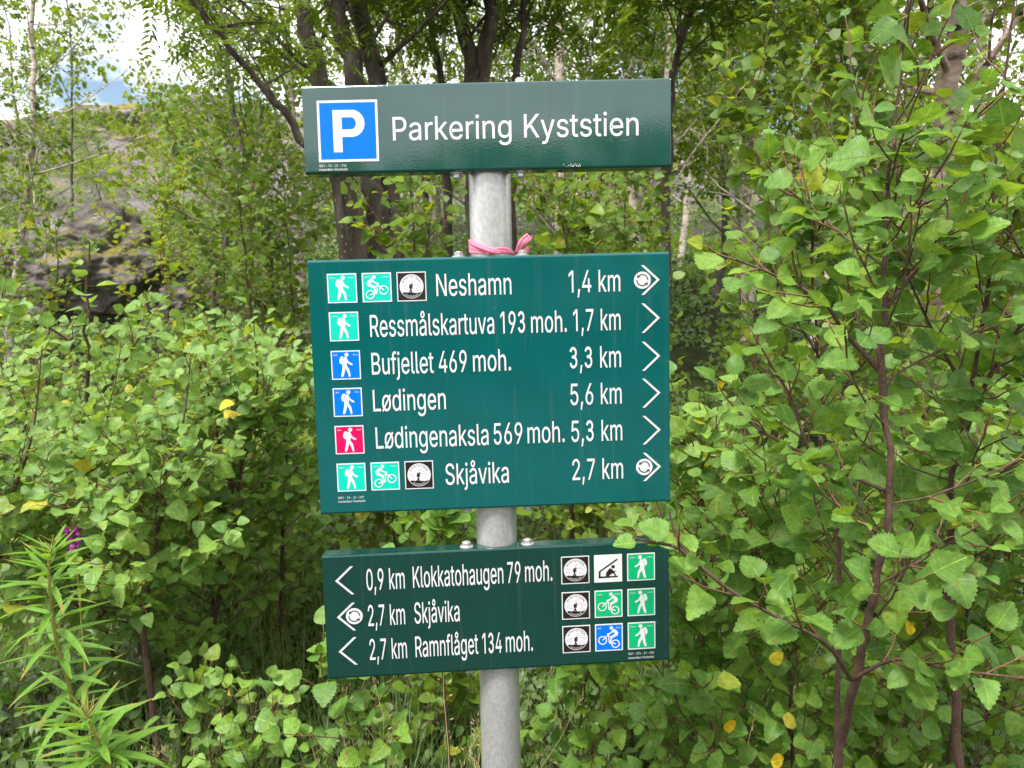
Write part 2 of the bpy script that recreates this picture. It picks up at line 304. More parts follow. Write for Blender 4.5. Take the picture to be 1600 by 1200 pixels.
GLYPHS = """,188:38 -119 68 71 137 71 84 -119;-453:337 244 337 188 114 188 114 244;.188:95 -4 83 -3 73 1 63 9 55 18 51 29 50 41 51 53 55 64 63 73 73 81 83 85 95 87 107 85 118 81 128 73 135 64 140 53 141 41 140 29 135 18 128 9 118 1 107 -3;0453:227 -7 205 -6 184 -2 165 4 147 13 130 24 115 38 101 53 89 71 78 91 69 113 61 138 55 164 51 192 49 222 48 254 49 286 51 316 55 344 61 370 69 395 78 417 89 437 101 455 115 471 130 484 147 496 165 504 184 511 205 514 227 516 249 514 269 511 288 504 306 496 323 484 338 471 352 455 364 437 375 417 384 395 392 370 398 344 402 316 404 286 405 254 404 222 402 192 398 164 392 138 384 113 375 91 364 71 352 53 339 38 323 24 307 13 289 4 269 -2 249 -6/227 50 250 52 271 60 290 74 300 84 309 97 317 111 324 126 330 144 335 163 339 183 342 205 343 229 344 254 343 279 342 303 339 325 335 346 330 365 324 382 317 398 309 412 300 425 290 435 271 449 250 457 227 460 203 457 182 449 163 435 153 425 144 412 136 398 129 382 123 365 118 346 114 325 111 303 110 279 109 254 110 229 111 205 114 183 118 163 123 144 129 126 136 111 144 97 153 84 163 74 182 60 203 52;1453:76 0 76 55 391 55 391 0/276 509 276 0 212 0 212 448 209 448 86 358 86 427 198 509;2453:64 0 64 47 234 229 282 282 294 298 303 312 311 327 316 341 319 356 320 371 319 389 315 405 308 419 298 431 287 441 273 449 258 455 241 458 224 460 205 458 188 454 172 447 159 438 148 427 139 413 132 398 128 381 127 362 66 362 66 380 69 397 73 413 79 428 86 442 102 464 121 482 143 496 158 503 174 509 190 512 207 515 225 516 243 515 260 513 276 509 291 503 306 497 328 482 346 465 361 445 372 423 379 398 381 372 380 354 377 336 371 318 363 299 351 280 336 259 267 180 153 60 153 57 389 57 389 0;3453:218 -7 200 -6 182 -4 165 -1 148 4 133 10 108 22 88 38 70 57 57 79 48 104 44 132 109 132 112 115 118 100 126 87 137 76 150 66 165 59 182 54 200 51 219 50 239 51 258 55 275 61 291 69 304 80 315 93 323 108 328 125 329 145 328 163 323 180 316 196 306 211 292 223 275 234 254 241 229 246 201 248 157 248 157 299 288 448 288 452 70 452 70 509 372 509 372 461 211 278 211 289 233 290 254 290 273 287 291 282 308 276 324 268 338 258 350 248 361 236 371 222 379 208 385 193 389 178 392 162 393 145 392 127 389 111 385 95 379 80 370 66 361 53 350 41 337 30 324 21 309 12 292 6 275 0 257 -4 238 -6;4453:40 105 40 158 247 509 311 509 109 166 109 163 413 163 413 105/282 0 282 121 282 146 282 318 343 318 343 0;5453:221 -7 203 -6 186 -4 170 0 155 5 140 11 118 25 99 41 83 60 71 82 63 105 60 130 122 130 125 115 130 102 138 89 148 78 160 68 173 60 188 54 204 51 221 50 241 51 259 56 276 64 291 75 304 89 314 104 322 122 326 141 328 162 326 183 321 203 314 221 303 237 290 251 275 262 257 270 238 275 218 277 201 276 184 273 167 268 152 262 139 255 128 246 67 253 96 509 366 509 366 452 151 452 134 301 136 301 148 311 162 318 178 325 194 330 212 333 229 334 252 332 274 328 294 321 313 311 330 299 345 285 358 269 370 251 379 231 386 210 390 187 391 163 390 144 387 126 383 108 377 91 369 76 359 61 349 48 337 35 323 25 309 15 293 7 276 1 259 -3 240 -6;6453:226 -7 208 -6 190 -3 173 1 157 7 142 15 128 24 115 35 104 47 94 60 84 74 77 90 71 107 67 124 64 143 64 162 65 187 71 212 80 239 87 256 97 275 108 295 122 317 137 340 252 509 322 509 151 261 145 261 151 270 157 279 165 288 174 295 184 302 196 307 208 311 221 313 235 314 253 313 270 311 286 307 302 302 316 295 337 280 355 262 370 240 377 225 382 210 386 193 388 176 389 157 388 138 385 121 381 104 375 88 368 73 359 58 348 45 337 34 324 23 310 14 295 7 279 1 262 -3 245 -6/226 48 245 50 263 55 279 63 293 73 304 86 314 101 322 119 326 137 327 157 326 178 322 196 314 213 304 228 293 241 279 251 263 259 245 264 226 265 207 264 190 259 174 252 160 241 148 229 138 214 131 197 126 179 125 158 126 138 131 119 138 102 148 86 160 73 174 63 190 55 207 50;7453:97 0 323 448 323 452 62 452 62 509 391 509 391 449 165 0;8453:226 -7 206 -6 187 -4 169 0 152 5 136 11 111 25 91 42 74 62 62 84 54 109 52 135 53 156 58 176 65 195 75 212 87 228 101 241 117 252 134 260 153 265 153 267 129 276 109 289 93 308 80 330 73 354 70 380 73 405 79 429 90 450 106 469 124 485 146 498 160 504 176 509 192 513 209 515 226 516 244 515 261 513 277 509 292 504 306 498 328 485 346 469 361 450 373 429 379 405 382 380 379 354 372 330 359 308 343 289 323 276 300 267 300 265 319 260 335 252 351 241 365 228 377 212 387 195 395 176 399 156 401 135 398 109 391 84 378 62 362 42 341 25 317 11 301 5 284 0 265 -4 246 -6/226 49 248 50 267 54 285 60 300 69 313 79 323 91 331 106 335 121 337 139 335 157 330 173 322 189 312 202 298 213 283 223 265 230 247 234 226 235 206 234 187 230 169 223 154 213 140 202 130 189 122 173 117 157 115 139 117 121 121 106 129 91 139 79 152 69 167 60 185 54 205 50/226 290 244 291 260 294 274 300 287 308 298 318 307 330 314 344 318 359 319 376 318 392 314 407 308 420 299 432 288 442 275 449 260 455 244 459 226 460 208 459 192 455 177 449 164 442 153 432 145 420 138 407 134 392 133 376 134 359 138 344 145 330 154 318 165 308 178 300 193 294 209 291;9453:226 516 245 515 262 512 279 508 295 502 310 494 324 485 337 474 349 462 359 449 368 434 375 419 381 402 386 384 388 366 389 347 387 322 382 296 373 270 365 253 356 234 344 214 331 192 315 168 200 0 130 0 301 248 307 248 302 238 295 229 287 221 278 214 268 207 257 202 245 198 232 195 218 195 200 195 183 198 167 202 151 207 137 214 116 229 98 247 83 269 76 283 71 299 67 316 64 333 64 352 64 370 67 388 71 405 77 421 85 436 94 450 104 463 116 475 128 485 143 494 158 502 174 508 190 512 208 515/226 460 207 459 190 454 174 446 160 435 148 423 138 407 131 390 127 372 125 352 127 331 131 313 138 295 148 280 160 268 174 257 190 250 207 245 226 243 245 245 263 249 279 257 293 267 305 280 314 295 322 312 326 330 327 350 326 371 322 390 314 407 305 422 293 435 279 446 263 454 245 459;B456:60 0 60 509 241 509 261 508 280 506 298 502 314 497 329 491 350 477 367 461 381 442 390 421 396 398 398 374 397 353 393 336 387 320 378 307 368 295 356 286 343 278 329 272 315 267 315 262 331 260 347 254 363 245 378 234 391 220 402 203 411 184 416 161 418 136 416 111 410 88 400 67 386 48 368 31 344 18 328 11 311 6 291 3 270 1 247 0/125 57 245 57 267 58 287 61 304 65 318 72 330 80 344 96 353 115 355 137 354 153 350 169 342 184 333 197 320 209 306 218 289 225 269 229 248 231 125 231/125 285 238 285 256 287 273 290 288 296 302 304 314 314 323 326 330 340 335 355 336 372 333 393 326 412 313 429 294 442 270 449 240 452 125 452;E419:60 0 60 509 372 509 372 452 125 452 125 286 355 286 355 229 125 229 125 57 375 57 375 0;G520:269 -7 242 -6 217 -2 193 5 171 14 149 25 130 39 112 55 96 73 82 93 69 116 59 140 51 166 45 194 41 223 40 254 41 285 45 315 51 343 59 369 69 393 82 415 96 436 112 454 129 470 149 484 170 495 192 504 215 510 239 514 265 516 291 514 316 510 340 504 363 494 384 483 403 469 421 453 436 436 449 416 460 395 468 373 474 349 408 349 402 365 395 379 387 393 378 406 368 417 356 427 344 436 330 443 315 448 300 453 283 455 265 456 247 455 230 452 214 447 198 441 183 432 169 422 156 410 145 397 134 381 125 364 117 345 111 325 107 303 104 279 103 254 104 229 107 206 111 184 117 163 125 145 134 128 145 112 157 99 170 87 184 76 200 68 216 61 233 57 250 54 269 53 296 55 322 61 345 71 365 85 382 102 396 123 403 137 408 152 412 168 414 185 415 202 434 199 283 199 283 256 478 256 478 200 477 176 474 152 468 131 461 110 451 91 439 73 426 57 411 43 395 30 377 19 357 10 337 2 315 -3 292 -6;I301:31 0 31 57 118 57 118 452 31 452 31 509 269 509 269 452 183 452 183 57 269 57 269 0;K467:104 145 104 216 139 261 174 303 212 344 364 509 448 509 231 276 228 276/60 0 60 509 125 509 125 334 124 225 125 193 125 0/372 0 188 259 228 309 449 0;L393:60 0 60 509 125 509 125 57 361 57 361 0;N523:60 0 60 509 136 509 343 183 363 151 388 107 414 55 405 54 401 108 399 157 399 195 399 509 463 509 463 0 387 0 202 290 177 331 148 381 108 452 119 454 122 384 124 328 125 291 125 0;P445:60 0 60 509 235 509 258 508 279 505 298 501 316 495 332 487 347 478 360 468 371 456 381 444 390 430 397 415 402 399 406 383 408 365 409 348 408 330 406 313 402 296 397 280 390 265 381 251 371 239 360 227 347 216 332 207 316 199 298 193 279 189 258 187 235 186 109 186 109 242 233 242 257 244 279 248 297 256 312 266 324 279 333 294 339 310 343 328 344 348 343 367 339 385 333 402 324 416 312 428 297 439 279 446 257 451 232 452 125 452 125 0;R449:60 0 60 509 236 509 259 508 280 505 299 501 317 496 333 489 356 473 376 455 390 433 397 419 403 403 406 387 409 370 409 352 409 334 406 317 403 301 397 286 390 271 376 250 356 232 333 217 317 210 299 205 279 201 258 198 236 198 96 198 96 255 234 255 258 256 280 260 298 267 313 276 325 287 334 300 340 316 344 333 345 352 344 371 340 389 334 405 325 419 313 430 298 440 279 446 258 451 233 452 125 452 125 0/353 0 230 229 303 229 428 0;S447:224 -9 202 -8 182 -6 162 -2 144 3 128 9 112 17 98 26 85 36 74 48 64 60 56 74 49 88 44 103 40 120 38 137 104 137 108 118 114 102 123 88 136 76 150 66 166 59 185 53 204 50 224 49 246 50 267 54 286 60 303 69 317 79 329 92 338 106 344 122 346 139 344 154 340 168 332 179 322 189 310 197 296 205 245 222 184 239 160 247 138 256 118 266 101 277 86 289 74 303 64 318 57 335 53 353 52 372 54 400 62 425 75 448 85 460 96 471 109 481 122 490 138 498 154 504 171 509 189 513 208 515 227 516 247 515 266 513 283 509 300 504 316 498 340 484 360 468 377 449 390 427 398 403 401 378 337 378 332 402 320 421 302 437 289 445 275 451 259 455 243 458 225 459 204 457 185 454 167 448 152 440 139 430 129 418 121 405 117 391 115 376 117 359 122 345 131 334 142 324 155 315 169 308 212 293 264 279 312 264 328 256 344 248 359 238 372 226 384 213 395 198 402 180 407 161 408 139 406 112 399 87 386 64 377 51 366 39 353 28 339 19 323 11 306 4 288 -2 268 -6 246 -8;T449:32 452 32 509 417 509 417 452 257 452 257 0 193 0 193 452;V480:204 0 16 509 84 509 192 206 215 137 248 31 235 31 267 138 290 206 395 509 463 509 278 0;Y472:203 0 203 208 16 509 91 509 192 344 222 292 250 230 224 230 251 293 280 344 381 509 455 509 268 208 268 0;a389:160 -9 137 -7 115 -3 94 5 76 15 60 29 48 45 38 63 32 84 30 108 32 128 36 146 43 161 53 174 64 184 78 193 92 200 108 206 125 211 178 220 234 227 247 229 257 231 265 235 271 240 274 246 276 255 276 257 275 272 272 285 267 297 260 307 251 315 240 322 227 327 212 330 196 331 178 330 163 327 149 322 137 316 127 309 118 301 110 292 104 283 100 274 41 291 51 313 64 331 79 346 95 358 114 368 133 375 153 380 173 383 194 384 239 379 255 375 271 369 286 360 300 350 312 336 322 320 330 301 335 278 337 251 337 0 277 0 277 52 272 52 252 25 242 16 229 8 215 1 199 -4 181 -7/170 45 192 47 211 51 228 59 242 68 254 80 263 93 270 108 274 122 276 138 276 190 259 182 231 176 200 171 175 168 134 159 122 153 112 147 103 139 97 130 93 118 92 105 93 93 96 82 102 72 109 64 119 57 130 52 142 48 156 46;d424:195 -8 177 -7 159 -4 142 1 126 7 111 16 98 27 85 39 74 52 63 68 55 84 47 103 42 122 37 143 35 165 34 189 35 212 37 234 42 255 47 274 55 293 64 309 74 325 85 338 98 350 112 361 127 369 143 376 159 381 177 383 196 384 218 383 237 379 253 373 267 364 278 355 287 346 306 319 311 319 311 509 372 509 372 0 313 0 313 59 307 59 287 31 277 21 266 12 252 4 236 -3 217 -7/205 47 226 49 246 55 263 65 278 78 290 95 299 115 306 138 310 162 312 189 310 216 306 241 300 263 290 282 278 299 263 312 246 322 227 328 205 330 182 328 162 322 145 311 130 298 118 281 108 261 102 239 98 215 96 189 98 163 102 139 109 117 118 97 130 80 145 66 162 55 182 49;e404:212 -8 191 -7 170 -4 151 1 133 8 117 16 102 27 88 39 76 53 65 68 56 85 48 103 42 122 38 143 35 164 34 187 35 210 38 231 42 252 48 271 55 290 64 307 75 322 87 336 100 349 115 359 131 368 148 375 166 380 185 383 205 384 226 383 246 380 266 374 285 366 303 355 319 341 334 324 347 305 357 282 362 267 366 250 369 233 371 214 371 194 371 169 75 169 75 221 338 221 310 202 308 226 304 248 298 269 288 286 277 301 263 314 246 323 227 328 205 330 183 328 164 323 146 313 131 301 119 286 109 270 102 251 97 231 96 211 96 178 98 151 102 127 110 106 121 88 135 73 151 61 169 53 190 48 212 46 227 47 241 49 254 53 265 58 276 65 285 73 294 82 300 93 306 105 365 91 358 72 348 55 335 39 320 26 302 14 283 4 261 -3 237 -7;f254:228 379 228 327 6 327 6 379/81 0 81 432 82 452 87 470 96 486 107 499 120 510 135 519 152 525 169 529 187 530 222 527 243 521 227 468 215 472 195 474 178 472 164 468 154 460 147 449 143 435 142 419 142 0;g425:207 -151 180 -149 156 -146 134 -140 114 -132 97 -122 82 -110 70 -97 59 -84 51 -69 101 -41 122 -66 131 -74 142 -82 154 -88 169 -93 187 -96 207 -97 236 -95 261 -87 282 -75 298 -58 308 -34 311 -6 311 68 306 68 287 41 277 32 266 23 252 16 236 10 217 6 195 5 177 6 160 8 143 13 128 19 113 27 99 36 86 47 74 60 64 74 55 90 48 108 42 126 38 147 35 168 34 191 35 214 37 236 42 256 47 275 55 293 64 310 74 325 86 338 98 350 112 361 127 369 143 376 160 381 178 383 196 384 218 383 237 379 253 373 267 365 279 356 288 346 308 319 313 319 313 379 372 379 372 -9 372 -28 369 -46 364 -62 358 -77 350 -90 334 -109 314 -124 291 -136 275 -141 259 -145 242 -148 225 -150/205 59 227 61 246 66 264 75 278 87 290 103 300 121 307 142 311 166 312 193 311 219 307 242 300 264 291 283 279 299 264 312 247 322 227 328 205 330 182 328 163 322 145 312 130 298 118 282 109 262 102 241 98 218 96 193 98 167 102 144 109 123 118 104 131 88 145 76 163 66 183 61;h410:114 227 114 0 53 0 53 509 114 509 114 287 102 287 110 307 119 324 129 339 140 352 152 362 175 374 200 382 227 384 252 383 275 377 295 369 313 356 328 340 341 321 347 307 351 293 354 276 356 259 357 240 357 0 296 0 296 235 293 263 286 286 273 304 256 318 235 326 210 329 192 328 176 324 161 317 147 308 136 297 126 283 119 266 115 248;i167:53 0 53 379 114 379 114 0/84 443 73 444 63 448 54 455 47 463 43 472 41 483 43 494 47 504 54 512 63 518 73 522 84 524 95 522 105 518 114 512 121 504 125 494 126 483 125 472 121 463 114 455 105 448 95 444;j167:53 379 114 379 114 -30 112 -52 108 -72 102 -90 92 -106 80 -119 65 -129 47 -137 27 -141 4 -143 -10 -143 -10 -87 2 -87 18 -85 31 -80 40 -72 47 -61 51 -46 53 -29/83 443 72 444 62 448 53 455 47 463 42 472 41 483 42 494 47 504 53 512 62 518 72 522 83 524 95 522 105 518 114 512 120 504 125 494 126 483 125 472 120 463 114 455 105 448 95 444;k381:110 137 110 212 121 212 284 379 360 379 184 199 177 199/53 0 53 509 114 509 114 0/294 0 148 186 191 229 372 0;l189:139 -2 112 0 91 8 74 20 62 37 55 59 53 84 53 509 114 509 114 99 114 83 117 71 120 62 126 57 135 53 146 52 160 53 170 54 181 3 162 -1;m610:53 0 53 379 112 379 112 295 108 295 114 314 122 331 132 346 144 358 158 368 172 376 187 382 203 385 219 386 245 383 268 375 287 361 303 342 314 320 321 295 312 295 318 312 326 329 337 343 350 356 364 366 381 375 398 381 417 385 437 386 458 385 478 380 497 372 514 361 529 346 541 328 550 307 555 283 557 255 557 0 496 0 496 254 493 279 485 298 473 313 456 323 438 329 419 330 402 329 387 326 374 320 363 312 353 302 345 290 340 277 336 263 335 247 335 0 274 0 274 260 272 280 265 297 253 311 238 322 220 328 199 330 185 329 171 326 158 320 145 312 135 302 126 289 119 274 115 257 114 238 114 0;n410:114 227 114 0 53 0 53 379 112 379 112 287 102 287 110 307 119 324 129 339 140 352 152 362 175 374 200 382 227 384 252 383 275 377 295 369 313 356 328 340 341 321 347 307 351 293 354 276 356 259 357 240 357 0 296 0 296 235 293 263 286 286 273 304 256 318 235 326 210 329 192 328 176 324 161 317 147 308 136 297 126 283 119 266 115 248;o415:207 -8 187 -7 168 -4 150 1 133 8 117 16 102 27 88 39 76 53 65 68 56 85 48 103 42 123 38 143 35 165 34 187 35 211 38 233 42 253 48 273 56 291 65 308 76 323 88 337 102 349 117 360 133 369 150 376 168 380 187 383 207 384 228 383 247 380 265 376 282 369 299 360 314 349 327 337 339 323 350 308 359 291 367 273 373 253 378 233 380 211 381 187 380 165 378 143 373 123 367 103 359 85 350 68 339 53 327 39 314 27 299 16 282 8 265 1 247 -4 228 -7/207 46 231 49 252 55 270 66 285 80 298 97 307 117 314 139 318 163 319 187 318 212 314 236 307 258 298 278 285 296 270 310 252 321 231 328 207 330 184 328 163 321 145 310 130 296 118 278 108 258 102 236 98 212 96 187 98 163 102 139 108 117 118 97 130 80 145 66 163 55 184 49;r259:53 0 53 379 112 379 112 321 115 321 124 339 137 354 152 367 171 377 191 383 213 385 229 384 243 384 243 322 230 324 207 326 190 324 174 321 159 315 146 306 135 296 126 284 119 269 115 254 114 237 114 0;s365:182 -8 157 -7 133 -3 112 3 93 12 76 24 62 38 50 54 41 73 36 94 94 107 101 87 111 72 124 60 141 52 160 47 181 45 206 47 227 53 244 62 258 74 265 88 268 103 266 115 262 126 254 136 243 144 229 150 212 155 149 170 130 175 112 182 97 190 83 198 72 208 58 227 50 249 47 274 49 295 55 314 65 332 79 347 95 360 115 370 137 378 161 383 187 384 212 383 234 379 254 372 271 363 286 352 299 339 309 324 318 308 324 290 268 277 262 291 254 304 243 316 228 325 210 331 187 333 166 331 147 326 131 317 119 305 111 292 109 277 110 264 115 253 124 243 136 235 152 229 172 223 229 209 249 204 267 197 282 190 295 181 306 171 320 153 328 131 331 107 329 85 323 65 312 47 298 31 281 18 260 6 236 -2 210 -7;t227:204 379 204 327 6 327 6 379/65 471 126 471 126 98 127 83 130 70 136 61 144 55 156 51 170 50 185 51 202 54 213 2 192 -3 168 -4 150 -3 133 0 117 5 104 12 92 21 77 41 68 64 65 93;u410:182 -5 158 -3 135 2 115 11 97 23 82 39 69 59 63 72 59 87 55 103 53 120 53 139 53 379 114 379 114 144 116 117 124 94 137 75 154 61 175 53 200 50 218 51 234 55 249 62 263 71 274 83 283 97 290 113 295 132 296 153 296 379 357 379 357 0 298 0 298 92 307 92 300 72 291 54 281 39 269 27 257 17 234 5 209 -3;v389:163 0 17 379 84 379 165 155 187 87 206 21 184 21 203 87 224 155 305 379 371 379 226 0;y389:47 -139 61 -86 71 -87 83 -89 94 -90 104 -89 113 -86 122 -81 130 -74 138 -64 145 -51 151 -36 163 -1 17 379 84 379 165 155 187 87 206 21 184 21 202 87 224 155 305 379 371 379 204 -58 196 -77 187 -93 177 -107 165 -119 153 -128 139 -136 125 -141 109 -144 91 -145 65 -143;Å480:16 0 201 509 276 509 463 0 395 0 287 302 264 372 232 478 245 478 213 371 191 302 85 0/110 142 110 199 370 199 370 142/240 527 224 529 209 533 195 539 182 548 172 558 163 570 156 583 152 597 151 612 152 628 156 642 163 656 172 667 182 678 195 686 209 692 224 696 240 697 256 696 270 692 284 686 297 678 308 667 317 656 323 642 327 628 329 612 327 597 323 583 317 570 308 558 297 548 284 539 270 533 256 529/240 571 251 572 261 576 270 583 277 592 281 601 282 612 281 624 277 634 270 643 261 649 251 653 240 655 229 653 219 649 210 643 203 634 199 624 198 612 199 601 203 592 210 583 219 576 229 572;å389:160 -9 137 -7 115 -3 94 5 76 15 60 29 48 45 38 63 32 84 30 108 32 128 36 146 43 161 53 174 64 184 78 193 92 200 108 206 125 211 178 220 234 227 247 229 257 231 265 235 271 240 274 246 276 255 276 257 275 272 272 285 267 297 260 307 251 315 240 322 227 327 212 330 196 331 178 330 163 327 149 322 137 316 127 309 118 301 110 292 104 283 100 274 41 291 51 313 64 331 79 346 95 358 114 368 133 375 153 380 173 383 194 384 239 379 255 375 271 369 286 360 300 350 312 336 322 320 330 301 335 278 337 251 337 0 277 0 277 52 272 52 252 25 242 16 229 8 215 1 199 -4 181 -7/170 45 192 47 211 51 228 59 242 68 254 80 263 93 270 108 274 122 276 138 276 190 259 182 231 176 200 171 175 168 134 159 122 153 112 147 103 139 97 130 93 118 92 105 93 93 96 82 102 72 109 64 119 57 130 52 142 48 156 46/189 404 173 406 159 409 145 416 132 424 121 435 112 447 105 460 101 474 100 490 101 505 105 519 112 532 121 544 132 554 145 563 159 569 173 573 189 575 205 573 220 569 234 563 246 554 257 544 266 532 273 519 277 505 278 490 277 474 273 460 266 447 257 435 246 424 234 416 220 409 205 406/189 447 200 449 210 453 219 460 226 469 230 479 232 490 230 501 226 511 219 519 210 526 200 531 189 532 178 531 168 526 159 519 153 511 149 501 147 490 149 479 153 469 159 460 168 453 178 449;ø415:207 -8 187 -7 168 -4 150 1 133 8 117 16 102 27 88 39 76 53 65 68 56 85 48 103 42 123 38 143 35 165 34 187 35 211 38 233 42 253 48 273 56 291 65 308 76 323 88 337 102 349 117 360 133 369 150 376 168 380 187 383 207 384 228 383 247 380 265 376 282 369 299 360 314 349 327 337 339 323 350 308 359 291 367 273 373 253 378 233 380 211 381 187 380 165 378 143 373 123 367 103 359 85 350 68 339 53 327 39 314 27 299 16 282 8 265 1 247 -4 228 -7/207 46 231 49 252 55 270 66 285 80 298 97 307 117 314 139 318 163 319 187 318 212 314 236 307 258 298 278 285 296 270 310 252 321 231 328 207 330 184 328 163 321 145 310 130 296 118 278 108 258 102 236 98 212 96 187 98 163 102 139 108 117 118 97 130 80 145 66 163 55 184 49/64 -15 27 15 352 395 388 364"""
# ------------------------------------------------------------------ ground and hill
_PY = [-80, 1.2, 3.0, 10, 14, 25, 40, 60, 140]
_PZ = [0, 0, .20, 1.72, 2.75, 6.6, 11.0, 13.6, 15.5]
def fb(x, y, s, o=4):
    return mnoise.fractal(Vector((x*s, y*s, 3.7)), 1.0, 2.0, o)
def tz(x, y):
    z = float(np.interp(y, _PY, _PZ))
    k = 1.0 - .16*min(1, max(0, (x-2)/18.0))
    z *= k if y > 6 else 1.0-(1.0-k)*max(0, (y-1)/5.0)
    if y > .7: z += .05*fb(x, y, 1.3)*min(1, (y-.7))
    if y > 11:
        a = min(1, (y-11)/8.0)
        z += a*(.75*fb(x, y, .16) + .35*fb(x+7, y*1.6, .45))
        st = z/1.1; fr = st-math.floor(st)
        z += a*.45*(min(1, fr*fr*fr*3.0)-fr)
    return z

def ground():
    xs = np.concatenate([-np.geomspace(150, 8, 40), np.linspace(-7.9, 7.9, 110), np.geomspace(8, 150, 40)])
    ys = np.concatenate([-np.geomspace(80, 1, 20), np.linspace(-.8, 12, 110), np.geomspace(12.2, 62, 120), np.geomspace(63, 160, 20)])
    v = np.array([[x, y, tz(x, y)] for y in ys for x in xs])
    nx, ny = len(xs), len(ys)
    i = np.arange(ny-1)[:, None]*nx; j = np.arange(nx-1)[None]
    f = np.stack([i+j, i+j+1, i+nx+j+1, i+nx+j], -1).reshape(-1, 4)
    m, t, b, N_, L_ = mat('hillside_ground')
    co = N_('ShaderNodeTexCoord'); ge = N_('ShaderNodeNewGeometry')
    sx = N_('ShaderNodeSeparateXYZ'); L_(co.outputs['Object'], sx.inputs['Vector'])
    sn = N_('ShaderNodeSeparateXYZ'); L_(ge.outputs['Normal'], sn.inputs['Vector'])
    def nzz(s, d=6, st=(1, 1, 1)):
        mpn = N_('ShaderNodeMapping'); mpn.inputs['Scale'].default_value = st; L_(co.outputs['Object'], mpn.inputs['Vector'])
        n = N_('ShaderNodeTexNoise'); n.inputs['Scale'].default_value = s; n.inputs['Detail'].default_value = d; n.inputs['Roughness'].default_value = .65
        L_(mpn.outputs['Vector'], n.inputs['Vector']); return n.outputs['Fac']
    soil = ramp(N_, [(.34, (.014, .013, .006)), (.5, (.035, .045, .012)), (.68, (.07, .09, .02))]); L_(nzz(2.6), soil.inputs['Fac'])
    rock = ramp(N_, [(.32, (.06, .048, .05)), (.5, (.155, .135, .138)), (.68, (.27, .245, .245))]); L_(nzz(.9, 9, (1, 1, 2.5)), rock.inputs['Fac'])
    heath = ramp(N_, [(.33, (.05, .065, .02)), (.5, (.13, .13, .045)), (.60, (.23, .19, .055)), (.70, (.14, .10, .065))]); L_(nzz(.75, 8), heath.inputs['Fac'])
    def mixc(f, a, b_):
        q = N_('ShaderNodeMix'); q.data_type = 'RGBA'; L_(f, q.inputs['Factor']); L_(a, q.inputs['A']); L_(b_, q.inputs['B']); return q.outputs['Result']
    sl = ramp(N_, [(.88, (1, 1, 1)), (.985, (0, 0, 0))])
    ad = N_('ShaderNodeMath'); ad.operation = 'MULTIPLY_ADD'; ad.inputs[1].default_value = -.34; L_(nzz(.5, 6), ad.inputs[0])
    ad2 = N_('ShaderNodeMath'); ad2.operation = 'ADD'; ad2.inputs[1].default_value = .17; L_(ad.outputs[0], ad2.inputs[0])
    L_(sn.outputs['Z'], ad.inputs[2]); L_(ad2.outputs[0], sl.inputs['Fac'])
    hill = mixc(sl.outputs['Color'], heath.outputs['Color'], rock.outputs['Color'])
    mr = N_('ShaderNodeMapRange'); mr.inputs['From Min'].default_value = 13.0; mr.inputs['From Max'].default_value = 17.0; L_(sx.outputs['Y'], mr.inputs['Value'])
    L_(mixc(mr.outputs['Result'], soil.outputs['Color'], hill), b.inputs['Base Color'])
    b.inputs['Roughness'].default_value = .95; b.inputs['Specular IOR Level'].default_value = .15
    bp = N_('ShaderNodeBump'); bp.inputs['Distance'].default_value = .35; L_(nzz(2.2, 9), bp.inputs['Height']); L_(bp.outputs['Normal'], b.inputs['Normal'])
    mb = MB(); mb.add(v, f)
    return tag(mb.build('ground', m), 'rising woodland floor running up to a bare rocky hill', kind='structure')
ground()
mb = MB(); gx = np.linspace(-40, 40, 30); gy = np.linspace(-60, -.3, 30)
mb.add([[x, y, .012] for y in gy for x in gx], np.array([[r*30+c, r*30+c+1, r*30+31+c, r*30+30+c] for r in range(29) for c in range(29)]))
tag(mb.build('gravel_road', M['gravel']), 'gravel parking area in front of the sign', kind='structure')

